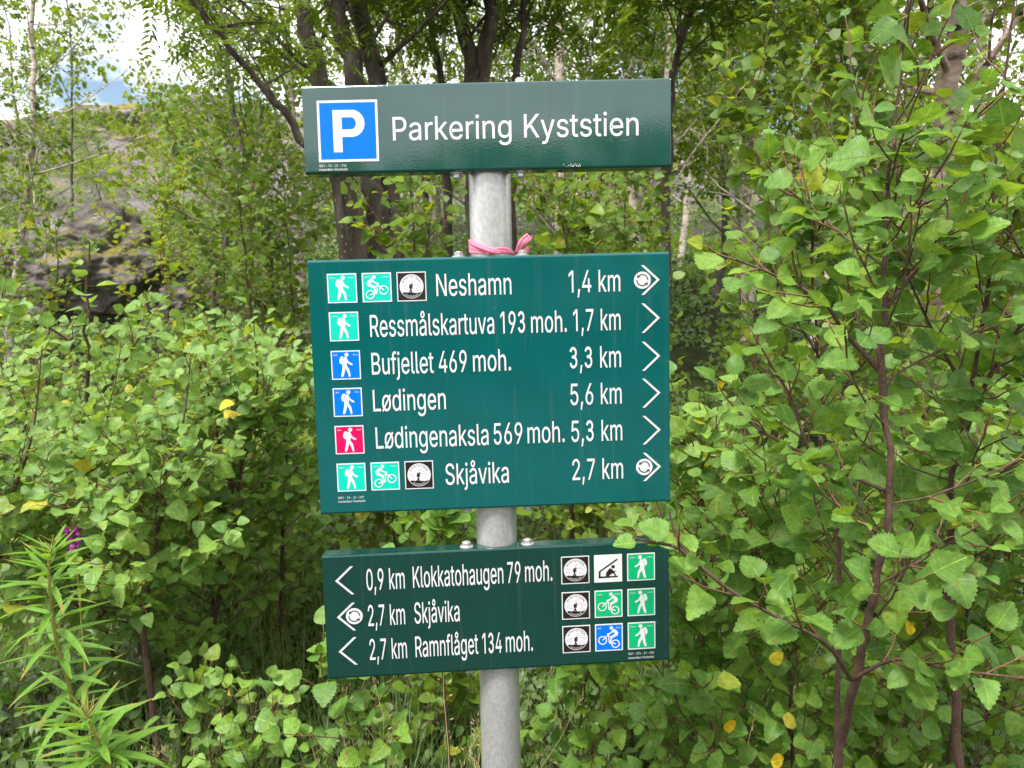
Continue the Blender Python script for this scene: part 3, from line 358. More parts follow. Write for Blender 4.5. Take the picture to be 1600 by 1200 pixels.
# ------------------------------------------------------------------ rocks
def rock_mat(name, moss=.52):
    m, t, b, N_, L_ = mat(name)
    co = N_('ShaderNodeTexCoord'); ge = N_('ShaderNodeNewGeometry')
    n = N_('ShaderNodeTexNoise'); n.inputs['Scale'].default_value = 3.2; n.inputs['Detail'].default_value = 9; n.inputs['Roughness'].default_value = .7; L_(co.outputs['Object'], n.inputs['Vector'])
    r = ramp(N_, [(.3, (.05, .043, .038)), (.5, (.135, .118, .107)), (.64, (.25, .23, .215)), (.74, (.40, .38, .355))]); L_(n.outputs['Fac'], r.inputs['Fac'])
    n2 = N_('ShaderNodeTexNoise'); n2.inputs['Scale'].default_value = 1.7; n2.inputs['Detail'].default_value = 6; L_(co.outputs['Object'], n2.inputs['Vector'])
    sn = N_('ShaderNodeSeparateXYZ'); L_(ge.outputs['Normal'], sn.inputs['Vector'])
    a = N_('ShaderNodeMath'); a.operation = 'MULTIPLY_ADD'; a.inputs[1].default_value = .55; L_(sn.outputs['Z'], a.inputs[0]); L_(n2.outputs['Fac'], a.inputs[2])
    g = ramp(N_, [(moss+.26, (0, 0, 0)), (moss+.36, (1, 1, 1))]); L_(a.outputs[0], g.inputs['Fac'])
    mo = ramp(N_, [(.35, (.10, .10, .015)), (.55, (.21, .18, .035)), (.7, (.12, .14, .03))]); L_(n.outputs['Fac'], mo.inputs['Fac'])
    q = N_('ShaderNodeMix'); q.data_type = 'RGBA'; L_(g.outputs['Color'], q.inputs['Factor']); L_(r.outputs['Color'], q.inputs['A']); L_(mo.outputs['Color'], q.inputs['B'])
    L_(q.outputs['Result'], b.inputs['Base Color']); b.inputs['Roughness'].default_value = .9; b.inputs['Specular IOR Level'].default_value = .2
    bp = N_('ShaderNodeBump'); bp.inputs['Distance'].default_value = .09; L_(n.outputs['Fac'], bp.inputs['Height']); L_(bp.outputs['Normal'], b.inputs['Normal'])
    return m
M['rock'] = rock_mat('mossy_rock', .68); M['rock_bare'] = rock_mat('bare_rock', .75)
import bmesh
def rock(name, label, c, size, seed, m, cat='rock', group=None, sub=5):
    bm = bmesh.new(); bmesh.ops.create_icosphere(bm, subdivisions=sub, radius=1)
    o = Vector((seed*7.3, seed*3.1, seed*1.7))
    for v in bm.verts:
        p = v.co.copy(); d = mnoise.fractal(p*1.1+o, 1, 2, 5)*.34
        vv = mnoise.voronoi(p*1.6+o)[0]; d += (vv[1]-vv[0])*.28-.1; v3 = mnoise.voronoi(p*4.5+o)[0]; d += (v3[1]-v3[0])*.07+mnoise.fractal(p*5+o, .8, 2.1, 6)*.045
        v.co = p*(1+d); v.co.z = max(v.co.z, -.6)
        v.co.x *= size[0]; v.co.y *= size[1]; v.co.z *= size[2]
    me = bpy.data.meshes.new(name); bm.to_mesh(me); bm.free()
    me.polygons.foreach_set('use_smooth', np.ones(len(me.polygons), dtype=bool)); me.materials.append(m)
    ob = link(name, me); ob.location = tuple(c)
    return tag(ob, label, cat, group)
p = at(125, 438, 9.0); rock('rock_outcrop', 'large dark lichen-stained rock outcrop with mossy top on the left slope', p, (1.5, .9, .85), 1.0, M['rock'], sub=7)
p = at(284, 470, 6.6); rock('boulder', 'small pale grey boulder lying right of the dark rock outcrop', (p[0], p[1], p[2]), (.19, .16, .13), 4.0, M['rock_bare'])
for k, (u, v, y, s, lb) in enumerate([
    (190, 215, 36, (4.2, 2.4, 1.5), 'grey rock knoll with dark face on the hilltop skyline at left'),
    (205, 250, 30, (3.6, 2.0, .8), 'long low rock ledge topped with yellow moss below the hilltop knoll'),
    (60, 235, 33, (4.0, 2.0, 1.0), 'broad pale rock slab on the hill behind the thin birch trunk'),
    (350, 215, 34, (2.6, 2.0, 1.6), 'steep grey crag on the skyline behind the rowan branches'),
    (190, 300, 23, (2.2, 1.6, .6), 'flat grey rock shelf midway down the hill slope'),
    (1170, 285, 26, (4.5, 2.0, 1.2), 'pale rock slab glimpsed between trees right of the top panel')]):
    p = at(u, v, y); rock('rock_ledge', lb, p, s, 11.0+k*2.3, M['rock'])
for u, v, y, s, lb in [(205, 655, 2.9, .09, 'small grey stone half hidden under the leafy shrubs at left'), (30, 790, 2.5, .16, 'pale stone at the foot of the shrubs by the left picture edge')]:
    p = at(u, v, y); rock('stone', lb, (p[0], p[1], tz(p[0], p[1])+.03), (s*1.3, s, s*.7), u*.1, M['rock_bare'])

# ------------------------------------------------------------------ signpost
GLY = {}
for q in GLYPHS.split(';'):
    if not q: continue
    ch = q[0]; a, sp = q[1:].split(':'); sp = [np.array(list(map(int, s.split())), float).reshape(-1, 2)/509.0 for s in sp.split('/')]
    GLY[ch] = (int(a)/509.0, sp)
_one = GLY['1'][1][1]; GLY['1'] = (.80, [_one])
for ch in 'PR':                              # stem and bowl as an outline and a counter of its own
    p = GLY[ch][1][0]*509; k = next(i for i in range(len(p)) if 90 < p[i][0] < 112 and p[i][1] < 210)
    GLY[ch][1][0:1] = [np.vstack([p[:k], [(125, p[k][1]), (125, 0)]])/509, np.vstack([[(125, p[k+1][1])], p[k+2:-2], [(125, 452)]])/509]
def _bow3(cx, cy, rx, ry, a0, a1, pre, post):
    a = np.radians(np.linspace(a0, a1, 26)); c = np.vstack([np.array(pre, float).reshape(-1, 2), np.column_stack([cx+rx*np.cos(a), cy+ry*np.sin(a)]), np.array(post, float).reshape(-1, 2)])
    t = np.gradient(c, axis=0); t /= np.linalg.norm(t, axis=1)[:, None]; n = np.column_stack([-t[:, 1], t[:, 0]])*32
    return np.vstack([c+n, (c-n)[::-1]])/509
GLY['3'] = (.88, [_bow3(203, 374, 117, 104, 168, -90, [], [(150, 270)]), _bow3(208, 151, 130, 119, 90, -170, [(150, 270)], [])])
def heavier(p, d):
    """outline moved out by d: outer loops grow, counters shrink"""
    if len(p) < 20: p = p[np.linalg.norm(p-np.roll(p, 1, 0), axis=1) > .013]
    e = np.roll(p, -1, 0)-p; e /= np.linalg.norm(e, axis=1)[:, None]+1e-9; n = np.column_stack([-e[:, 1], e[:, 0]])
    n0 = np.roll(n, 1, 0); k = 1+(n*n0).sum(1); return p+d*(n+n0)/np.maximum(k, .55)[:, None]
for ch in GLY: GLY[ch] = (GLY[ch][0], [heavier(p, .0045) for p in GLY[ch][1]])
def area(p): return .5*float(np.sum(p[:, 0]*np.roll(p[:, 1], -1)-np.roll(p[:, 0], -1)*p[:, 1]))
def pieces(ch):
    """outlines of a glyph, each with the counters that lie in it"""
    sp = GLY[ch][1]
    if len(sp) == 1: return [[0]]
    if ch in 'øå': return [[0, 1], [2]] if ch == 'ø' else [[0, 1], [2, 3]]
    if ch == 'Å': return [[0], [1], [2, 3]]
    if ch == 'R': return [[0, 1], [2]]
    if ch in 'kK4fijt3': return [[i] for i in range(len(sp))]
    return [list(range(len(sp)))]

def fill(mb, loops, z, mi=0):
    """flat filled outline (outer loop first, holes after) at height z"""
    vl = [[Vector((x, y, 0)) for x, y in lp] for lp in loops]
    tri = tessellate_polygon(vl); v = np.concatenate([np.asarray(lp, float) for lp in loops])
    f = np.array(tri)
    a, b, c = v[f[:, 0]], v[f[:, 1]], v[f[:, 2]]
    cr_ = (b[:, 0]-a[:, 0])*(c[:, 1]-a[:, 1])-(b[:, 1]-a[:, 1])*(c[:, 0]-a[:, 0])
    f[cr_ < 0] = f[cr_ < 0][:, ::-1]
    mb.add(np.column_stack([v, np.full(len(v), z)]), f, mi)

def raw_text(s):
    x = 0; o = []
    for ch in s:
        if ch == ' ': x += .42; continue
        a, sp = GLY[ch]; o.append((ch, [p+np.array([x, 0]) for p in sp])); x += a
    return o
def text(mb, s, x0, x1, base, cap, z=.0006, mi=0, f=None, zs=.00003):
    """letters stretched to run from x0 to x1 (mm from the panel's left edge, y down) with the given cap height"""
    o = raw_text(s); al = np.concatenate([p for _, g in o for p in g]); a, b = al[:, 0].min(), al[:, 0].max()
    k = (x1-x0)/(b-a)
    for ch, g in o:
        lp = [np.column_stack([x0+(p[:, 0]-a)*k, base+p[:, 1]*cap]) for p in g]
        if f is not None: lp = [f(p) for p in lp]
        for k_, ids in enumerate(pieces(ch)): fill(mb, [lp[i] for i in ids], z+zs*k_, mi)

def disc(c, r, n=40, a0=0, a1=360):
    a = np.radians(np.linspace(a0, a1, n, endpoint=(a1-a0) != 360)); return np.column_stack([c[0]+r*np.cos(a), c[1]+r*np.sin(a)])
def stroke(pts, w):
    p = np.asarray(pts, float); t = np.gradient(p, axis=0); t /= np.linalg.norm(t, axis=1)[:, None]
    n = np.column_stack([-t[:, 1], t[:, 0]])*w/2
    return np.vstack([p+n, (p-n)[::-1]])
def smooth2(pts, n=4):
    """closed Catmull-Rom through the outline points"""
    p = np.asarray(pts, float); k = len(p); o = []
    for i in range(k):
        a, b, c, d = p[i-1], p[i], p[(i+1) % k], p[(i+2) % k]
        for t in np.arange(n)/n: o.append(.5*(2*b+(c-a)*t+(2*a-5*b+4*c-d)*t*t+(3*b-a-3*c+d)*t**3))
    return np.array(o)

def quadmap(q):
    """photo-crop pixels of a tile -> 0..40 mm tile coordinates, y up"""
    q = np.asarray(q, float); A = []; bb = []
    for (x, y), (u, v) in zip(q, [(0, 40), (40, 40), (40, 0), (0, 0)]):
        A.append([x, y, 1, 0, 0, 0, -u*x, -u*y]); bb.append(u); A.append([0, 0, 0, x, y, 1, -v*x, -v*y]); bb.append(v)
    h = np.append(np.linalg.solve(A, bb), 1).reshape(3, 3)
    def f(p):
        p = np.asarray(p, float); r = np.column_stack([p, np.ones(len(p))])@h.T; return r[:, :2]/r[:, 2:]
    return f
QH = quadmap([(100, 165), (1020, 150), (1080, 1070), (160, 1090)])
QB = quadmap([(95, 150), (1010, 130), (1060, 1040), (145, 1065)])
QE = quadmap([(140, 165), (1040, 143), (1088, 1055), (185, 1078)])
QS = quadmap([(160, 140), (1040, 120), (1055, 970), (190, 995)])
def shapes_hiker():
    return [QH(disc((603, 290), 64)),
        smooth2(QH([(460, 340), (505, 352), (485, 450), (462, 580), (415, 572), (382, 500), (395, 420), (415, 362)])),
        smooth2(QH([(545, 362), (600, 370), (625, 415), (650, 470), (710, 530), (795, 577), (800, 600), (775, 628), (690, 585), (630, 545), (622, 600), (625, 645), (660, 700), (703, 765), (730, 880), (747, 960), (735, 992), (700, 992), (685, 950), (650, 850), (577, 740), (560, 830), (525, 960), (508, 997), (465, 997), (450, 960), (470, 830), (485, 700), (478, 590), (490, 500), (520, 385)]))]
def shapes_bike():
    s = [QB(disc((480, 280), 58)),
        smooth2(QB([(330, 368), (380, 328), (412, 325), (450, 360), (500, 415), (570, 450), (640, 462), (612, 512), (560, 505), (440, 428), (380, 480), (500, 558), (540, 592), (535, 650), (560, 730), (560, 780), (515, 765), (490, 650), (455, 618), (380, 590), (300, 548), (266, 480), (282, 420)]), 3)]
    for a, b, w_ in [((600, 505), (795, 682), 34), ((598, 520), (578, 800), 30), ((362, 832), (560, 742), 24), ((365, 835), (575, 795), 24), ((612, 505), (520, 600), 22)]:
        s.append(QB(stroke([a, b], w_)))
    return s
WHEELS = [((795, 680), 147, 112), ((380, 825), 144, 108)]
def mir(p, m): 
    p = np.array(p, float)
    if m: p[:, 0] = 40-p[:, 0]; p = p[::-1]
    return p
TXT = {'t_green': ('Grønn', 'Green'), 't_green2': ('Grønn', 'Green'), 't_blue': ('Blå', 'Blue'), 't_red': ('Rød', 'Red')}
SLOT = {'white': 0, 't_green': 1, 't_green2': 2, 't_blue': 3, 't_red': 4, 'black': 5, 'grey_line': 6}
TMATS = [M[k] for k in ('white', 't_green', 't_green2', 't_blue', 't_red', 'black', 'grey_line')]
Zt = .0004; DZ = .00004
def slab(mb, x0, y0, x1, y1, z0, z1, mi):
    v = [(x0, y0, z0), (x1, y0, z0), (x1, y1, z0), (x0, y1, z0), (x0, y0, z1), (x1, y0, z1), (x1, y1, z1), (x0, y1, z1)]
    mb.add(v, np.array([(4, 5, 6, 7), (0, 1, 5, 4), (1, 2, 6, 5), (2, 3, 7, 6), (3, 0, 4, 7)]), mi)
def tile(kind, colour, mirror=False):
    """one 40 mm vinyl pictogram in its own millimetre frame (x right, y up, z out)"""
    mb = MB(); slab(mb, 0, 0, 40, 40, -.1, .35, 0)
    z = .35
    def put(lp, mi, lift=.05):
        nonlocal z; z += lift; fill(mb, lp, z, mi)
    if kind in ('hiker', 'bike'):
        put([[(1.5, 1.5), (38.5, 1.5), (38.5, 38.5), (1.5, 38.5)]], SLOT[colour])
        for s in (shapes_hiker() if kind == 'hiker' else shapes_bike()): put([mir(s, mirror)], 0)
        if kind == 'bike':
            for c, r1, r0 in WHEELS: put([mir(QB(disc(c, r1, 48)), mirror), mir(QB(disc(c, r0, 48)), mirror)], 0)
        a, b = TXT[colour]; z += .05
        for s, xa, xb in ((a, 4.0, 11.5), (b, 28.5, 36.0)):
            if len(s) < 5: xa, xb = (4.0, 8.5) if xa < 20 else (30.5, 36.0)
            text(mb, s, xa, xb, 33.2, 1.9, z, 0, None, .02)
    elif kind == 'emblem':
        put([[(1.3, 1.3), (38.7, 1.3), (38.7, 38.7), (1.3, 38.7)]], 5)
        c = (20.0, 20.2); put([disc(c, 16.3, 64)], 0)
        # ground line and lower segment in black
        seg = disc(c, 15.6, 40, 214, 330); put([np.vstack([seg, [(28, 11.0), (22, 11.6), (14, 11.9), (9, 12.6)]])], 5)
        z += .05
        def arc(r, mid, span, flip=1):
            def f(p):
                a = np.radians(mid-flip*(p[:, 0]-.5)*span); rr = r+p[:, 1]*flip
                return np.column_stack([c[0]+rr*np.cos(a), c[1]+rr*np.sin(a)])
            return f
        text(mb, 'KYSTSTIEN', 0, 1, 0, 3.3, z, 5, arc(11.6, 90, 128), .02); text(mb, 'VESTERÅLEN', 0, 1, 0, 1.9, z, 0, arc(14.6, 268, 74, -1), .02)
        for yy, xa, xb in [(21.6, 5.5, 15), (19.6, 7, 14), (17.2, 6, 10.5), (16.2, 10, 15.5), (22.2, 23, 35.2), (19.8, 27, 34.5), (17.0, 25, 31), (14.6, 24, 33)]:
            put([stroke([(xa, yy), (xb, yy+.15)], .45)], 6)
        for bx, by in [(20.0, 25.9), (22.9, 28.2), (25.6, 24.6)]:
            put([stroke([(bx-1.7, by-.3), (bx-.7, by+.5), (bx, by), (bx+.9, by+.55), (bx+1.8, by)], .35)], 5)
        put([QE(disc((622, 548), 30, 20))], 5)
        put([QE([(545, 548), (580, 540), (600, 575), (640, 600), (640, 640), (612, 668), (600, 690), (632, 760), (665, 830), (660, 860), (630, 840), (590, 755), (560, 800), (525, 840), (492, 850), (492, 825), (540, 780), (570, 720), (572, 670), (535, 655)])], 5)
    else:
        for s in ([(330, 640), (895, 250), (905, 305), (385, 662), (340, 700)], [(322, 650), (382, 668), (382, 856), (322, 860)], [(322, 808), (915, 790), (915, 835), (322, 862)]): put([QS(s)], 5)
        put([QS(disc((768, 508), 54))], 5)
        put([smooth2(QS([(690, 556), (760, 612), (802, 642), (850, 632), (858, 655), (812, 668), (842, 730), (868, 800), (838, 806), (800, 748), (762, 712), (655, 775), (648, 815), (570, 818), (545, 745), (570, 665), (630, 590)]), 3)], 5)
    return mb
_tc = {}
def tile_mesh(kind, colour, mirror=False):
    k = (kind, colour, mirror)
    if k not in _tc:
        mb = tile(*k); mb.v = [v*.001 for v in mb.v]; _tc[k] = mb.mesh('pictogram', TMATS, smooth=False)
    return _tc[k]

POLE_X, POLE_Y, OFF = 0.0054, 1.1014, 0.038
post = empty('signpost', (POLE_X, POLE_Y, 0.0))
tag(post, 'galvanised round signpost carrying three green trail panels with white lettering', 'signpost')
mb = MB(); tube(mb, [(0, 0, z) for z in np.linspace(-.15, 1.79, 24)], .030, 64)
mb.build('pole', M['pole'], post)

def panel_mesh(Wm, h, m):
    """front sheet with top and bottom lips folded back over a small bend radius, 2 mm plate"""
    r, d, tck = .0035, .028, .002
    def prof(o):
        rr = max(r-o, .0006); P = [(-d, h-o)]
        cx, cz = -r, h-r
        P += [(cx+rr*math.sin(a), cz+rr*math.cos(a)) for a in np.linspace(0, math.pi/2, 7)]
        P += [(cx+rr*math.cos(a), r-rr*math.sin(a)) for a in np.linspace(0, math.pi/2, 7)]
        return P+[(-d, o)]
    a, b = prof(0), prof(tck); loop = a+b[::-1]; n = len(loop)
    mb = MB()
    for s in (0, 1): mb.add([(s*Wm, z, y) for y, z in loop], np.zeros((0, 4), int))
    i = np.arange(n); j = (i+1) % n
    mb.add(np.zeros((0, 3)), np.zeros((0, 4), int))
    mb.f.setdefault((4, 0), []).append(np.stack([i, j, j+n, i+n], -1))
    na = len(a); k = np.arange(na-1)
    mb.f[(4, 0)].append(np.stack([k, n-1-k, n-2-k, k+1], -1)[:, ::-1]); mb.f[(4, 0)].append(np.stack([k, n-1-k, n-2-k, k+1], -1)+n)
    return mb.mesh('sign_panel', [m], smooth=False)

def hexbolt(x, z_out, up, par):
    """hex head and washer on a lip: local frame of the panel (x right, y up, z out)"""
    mb = MB(); s = 1 if up else -1
    def ring(r, n, y): a = np.arange(n)*2*math.pi/n+.2; return np.column_stack([x+r*np.cos(a), np.full(n, y), -.0145+r*np.sin(a)])
    def cyl(r0, n, y0, y1, bev=.0006):
        v = np.vstack([ring(r0, n, y0), ring(r0, n, y1-s*bev), ring(r0-bev*1.4, n, y1)]); i = np.arange(n); j = (i+1) % n
        mb.add(v, np.vstack([np.stack([i, j, j+n, i+n], -1), np.stack([i+n, j+n, j+2*n, i+2*n], -1)])); mb.add(v[-n:], np.arange(n)[None])
    cyl(.0098, 28, z_out, z_out+s*.0018, .0005); cyl(.0066, 6, z_out+s*.0018, z_out+s*.0075)
    cyl(.0035, 12, z_out-s*.012, z_out+s*.0085)
    return mb.build('bolt', M['zinc'], par, smooth=False)

PANELS = {}
def make_panel(key, ztop, h, yaw, roll, tx, m, label):
    a = np.array([math.cos(yaw), math.sin(yaw), 0]); n = np.array([math.sin(yaw), -math.cos(yaw), 0]); up = np.array([0, 0, 1.0])
    a2 = math.cos(roll)*a+math.sin(roll)*up; u2 = -math.sin(roll)*a+math.cos(roll)*up
    org = n*OFF+a*tx+up*(ztop-h/2)-a2*.25-u2*h/2
    ob = link('sign_panel', panel_mesh(.5, h, m), post)
    ob.matrix_local = Matrix(((a2[0], u2[0], n[0], org[0]), (a2[1], u2[1], n[1], org[1]), (a2[2], u2[2], n[2], org[2]), (0, 0, 0, 1)))
    bv = ob.modifiers.new('edge', 'BEVEL'); bv.width = .0005; bv.segments = 2; bv.limit_method = 'ANGLE'; bv.angle_limit = R(60)
    ob['label'] = label
    for sgn in (-1, 1):
        x = .25-tx+sgn*.0445
        hexbolt(x, h, True, ob); hexbolt(x, 0.0, False, ob)
    mb = MB()  # clamp strap behind the pole
    arc_ = [(.25-tx+.0315*math.cos(t), h*.5, -OFF-.0315*math.sin(t)) for t in np.linspace(-.2, math.pi+.2, 20)]
    v = []
    for x, y, z in arc_: v += [(x, y-.012, z), (x, y+.012, z)]
    i = np.arange(19)*2; mb.add(v, np.stack([i, i+1, i+3, i+2], -1))
    sl_ = .25-tx
    for sg in (-1, 1):
        x0, x1 = sorted((sl_+sg*.031, sl_+sg*.056)); slab_m = MB(); slab(slab_m, x0, h*.5-.012, x1, h*.5+.012, -.034, -.0022, 0); mb.add(slab_m.v[0], slab_m.f[(4, 0)][0])
    mb.build('clamp', M['zinc'], ob, smooth=False)
    PANELS[key] = (ob, h); return ob
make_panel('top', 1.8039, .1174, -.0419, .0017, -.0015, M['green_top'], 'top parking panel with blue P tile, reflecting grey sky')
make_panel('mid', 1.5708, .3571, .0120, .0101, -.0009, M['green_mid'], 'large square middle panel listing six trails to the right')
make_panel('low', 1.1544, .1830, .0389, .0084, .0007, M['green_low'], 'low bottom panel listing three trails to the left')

def words(key, s, x0, x1, base, cap=30.5, z=.0006, label=None):
    ob, h = PANELS[key]; mb = MB(); text(mb, s, x0, x1, -base, cap, 0)
    mb.v = [np.column_stack([v[:, 0]*.001, h+v[:, 1]*.001, z+v[:, 2]]) for v in mb.v]
    o = mb.build('lettering', M['white'], ob, smooth=False)
    if label: o['label'] = label
def pic(key, kind, colour, x, y, mirror=False, size=40.3):
    ob, h = PANELS[key]; o = link('pictogram', tile_mesh(kind, colour, mirror), ob)
    o.location = (x*.001, h-(y+size)*.001, .0001); k = size/40; o.scale = (k, k, 1)
    nm = {'t_green': 'turquoise', 't_green2': 'green', 't_blue': 'blue', 't_red': 'crimson'}.get(colour, '')
    o['label'] = {'hiker': nm+' tile with white hiker carrying a backpack', 'bike': nm+' tile with white mountain biker', 'emblem': 'black and white round trail emblem with walker', 'shelter': 'white tile with lean-to shelter symbol'}[kind]
def chevron(key, xt, y, right=True):
    ob, h = PANELS[key]; s = 1 if right else -1
    P = [(xt, y), (xt-s*22.2, y-20.6), (xt-s*26.3, y-20.6), (xt-s*4.4, y), (xt-s*26.3, y+20.6), (xt-s*22.2, y+20.6)]
    if not right: P = P[::-1]
    mb = MB(); fill(mb, [[(a, -b) for a, b in P]], .0); mb.v = [np.column_stack([v[:, 0]*.001, h+v[:, 1]*.001, np.full(len(v), .0006)]) for v in mb.v]
    mb.build('arrow', M['white'], ob, smooth=False)
def loop(key, cx, cy, r=11.9):
    ob, h = PANELS[key]; mb = MB(); c = (cx, -cy); fill(mb, [disc(c, r, 56)], .00062, 0)
    z = .00070
    for a0, a1 in ((-2, 146), (178, 326)):
        a = np.radians(np.linspace(a0, a1, 24)); fill(mb, [stroke(np.column_stack([c[0]+.645*r*np.cos(a), c[1]+.645*r*np.sin(a)]), .135*r)], z, 1)
        e = a[-1]; p = np.array([c[0]+.645*r*math.cos(e), c[1]+.645*r*math.sin(e)]); t = np.array([-math.sin(e), math.cos(e)]); nn = np.array([math.cos(e), math.sin(e)])
        tip = p+t*.16*r; z += .00004
        fill(mb, [[tip, tip-t*.42*r+nn*.27*r, tip-t*.26*r, tip-t*.42*r-nn*.27*r]], z, 1)
    mb.v = [np.column_stack([v[:, 0]*.001, h+v[:, 1]*.001, v[:, 2]]) for v in mb.v]
    mb.build('loop_symbol', [M['white'], M['black']], ob, smooth=False)

# top panel
ob, h = PANELS['top']; mb = MB(); slab(mb, 19.2, -101.8, 101.8, -20.1, .1, .4, 0)
fill(mb, [[(22.4, -98.6), (98.6, -98.6), (98.6, -23.3), (22.4, -23.3)]], .45, 1)
def bow(cx, cy, rx, ry): 
    a = np.linspace(-math.pi/2, math.pi/2, 20); return [(cx+rx*math.cos(t), cy+ry*math.sin(t)) for t in a]
fill(mb, [[(40.2, -89.0), (52.4, -89.0), (52.4, -68.8)]+bow(66.0, -50.9, 17.6, 17.9)+[(40.2, -33.0)], [(52.4, -58.8), (52.4, -42.8)]+bow(65.0, -50.8, 6.8, 8.0)[::-1]], .50, 0)
mb.v = [np.column_stack([v[:, 0]*.001, h+v[:, 1]*.001, v[:, 2]*.001+.0001]) for v in mb.v]
o = mb.build('parking_symbol', [M['white'], M['t_blue']], ob, smooth=False); o['label'] = 'blue square with white letter P and white border'
words('top', 'Parkering Kyststien', 121.8, 456.3, 74.9, 31.0)
words('top', '1851 - 74 - 21 - 016', 18.6, 56.5, 108.4, 3.2, label='tiny white registration line'); words('top', 'Vesterålen friluftsråd', 18.4, 57.7, 113.4, 3.0, label='tiny white registration line')
# middle panel
for s, x0, x1, bl in [('Neshamn', 174.6, 278.7, 53.3), ('1,4 km', 358.8, 431.2, 53.2), ('Ressmålskartuva', 81.0, 253.1, 107.3), ('193', 262.0, 296.2, 107.6), ('moh.', 304.9, 354.9, 107.8), ('1,7 km', 364.2, 431, 107.2),
    ('Bufjellet', 80.8, 166.8, 159.8), ('469', 174.2, 213.2, 159.9), ('moh.', 222.0, 275.1, 159.8), ('3,3 km', 358.0, 431, 159.7), ('Lødingen', 80.3, 181.9, 211.6), ('5,6 km', 358.2, 431.2, 211.7),
    ('Lødingenaksla', 81.8, 240.5, 264.7), ('569', 248.0, 288.7, 264.5), ('moh.', 296.0, 348.8, 264.3), ('5,3 km', 358.5, 431.4, 264.6), ('Skjåvika', 177.8, 267.8, 320.2), ('2,7 km', 358.9, 432, 320.1)]:
    words('mid', s, x0, x1, bl, 30.2)
for y, row in [(19.0, 'hbe'), (71.6, 'h'), (125.2, 'H'), (177.5, 'H'), (230.7, 'R'), (284.4, 'hbe')]:
    for k, q_ in enumerate(row):
        x = (25.0, 72.6, 120.4)[k]
        pic('mid', {'h': 'hiker', 'H': 'hiker', 'R': 'hiker', 'b': 'bike', 'e': 'emblem'}[q_], {'h': 't_green', 'b': 't_green', 'H': 't_blue', 'R': 't_red', 'e': 'black'}[q_], x, y)
for y in (38.6, 91.7, 145.5, 198.0, 251.3, 304.7): chevron('mid', 487.0, y)
loop('mid', 462.4, 38.7); loop('mid', 462.7, 304.7)
words('mid', '1851 - 74 - 21 - 017', 24.9, 61.4, 335.3, 3.2, label='tiny white registration line'); words('mid', 'Vesterålen friluftsråd', 24.7, 63.0, 340.6, 3.0, label='tiny white registration line')
# bottom panel
for y in (36.6, 90.2, 141.5): chevron('low', 16.5, y, False)
loop('low', 41.2, 89.7)
for s, x0, x1, bl in [('0,9 km', 60.6, 114.7, 52.4), ('Klokkatohaugen', 126.5, 256.4, 51.9), ('79', 262.5, 281.4, 51.9), ('moh.', 288.0, 327.6, 51.8), ('2,7 km', 60.6, 113.2, 105.6), ('Skjåvika', 126.7, 191.5, 105.3), ('2,7 km', 60.6, 113.9, 156.4), ('Ramnflåget', 126.2, 217.0, 156.0), ('134', 223.2, 251.4, 156.4), ('moh.', 257.4, 296.9, 156.1)]:
    words('low', s, x0, x1, bl, 31.0)
for y, row in [(16.9, 'esh'), (70.4, 'ebh'), (121.6, 'eBh')]:
    for k, q_ in enumerate(row):
        pic('low', {'e': 'emblem', 's': 'shelter', 'h': 'hiker', 'b': 'bike', 'B': 'bike'}[q_], {'e': 'black', 's': 'white', 'h': 't_green2', 'b': 't_green2', 'B': 't_blue'}[q_], (340.8, 389.1, 437.8)[k], y, q_ in 'hbB', 41.2)
words('low', '1851 - 074 - 21 - 018', 437.8, 476.4, 170.8, 3.2, label='tiny white registration line'); words('low', 'Vesterålen friluftsråd', 437.8, 476.4, 177.2, 3.0, label='tiny white registration line')

# chipped paint on the lower edge of the top panel
ob, h = PANELS['top']; mb = MB(); rg = np.random.default_rng(5)
for k in range(22):
    c = (366+rg.normal(0, 9), -113.2+rg.normal(0, 1.1)); r = abs(rg.normal(.35, .3))+.12
    fill(mb, [disc(c, r, 7)*np.array([1, 1])+rg.normal(0, r*.25, (7, 2))], .00012)
mb.v = [np.column_stack([v[:, 0]*.001, h+v[:, 1]*.001, v[:, 2]+k_*.00001]) for k_, v in enumerate(mb.v)]
mb.build('paint_chip', plain('chipped_primer', (.62, .60, .54), .6), ob, smooth=False)

# pink ribbon knotted round the pole above the middle panel
def strip(mb, cen, wid, tint=(.5, 0, 0, 1), n=24, folds=0, seed=0):
    c = crom(cen, n); w_ = crom(wid, n); k = 9; rg = np.random.default_rng(seed)
    out_ = unit(np.array([POLE_X, POLE_Y, 0])-CAM)*-1; out_[2] = 0
    v = []
    for i in range(n):
        for s in np.linspace(-1, 1, k): v.append(c[i]+w_[i]*s*.5+out_*folds*(math.sin(s*7+seed+i*.12)+.7*math.sin(s*15+seed*2+i*.31)))
    i = np.arange(n-1)[:, None]*k; j = np.arange(k-1)[None]
    f = np.stack([i+j, i+j+1, i+k+j+1, i+k+j], -1).reshape(-1, 4)
    mb.add(v, f, 0, tint=np.tile(tint, (len(v), 1)))
mb = MB(); zc = 1.5765
def pp(a, z, r=.0318): return np.array([r*math.sin(a), -r*math.cos(a), z-zc])
strip(mb, [pp(-2.9, 1.588), pp(-2.0, 1.588), pp(-1.5, 1.5875), pp(-1.0, 1.585), pp(-.45, 1.580), pp(0.1, 1.5755, .034)], [(0, 0, .012), (0, 0, .014), (0, 0, .018), (0, 0, .018), (0, 0, .010), (0, 0, .005)], folds=.0021, seed=1)
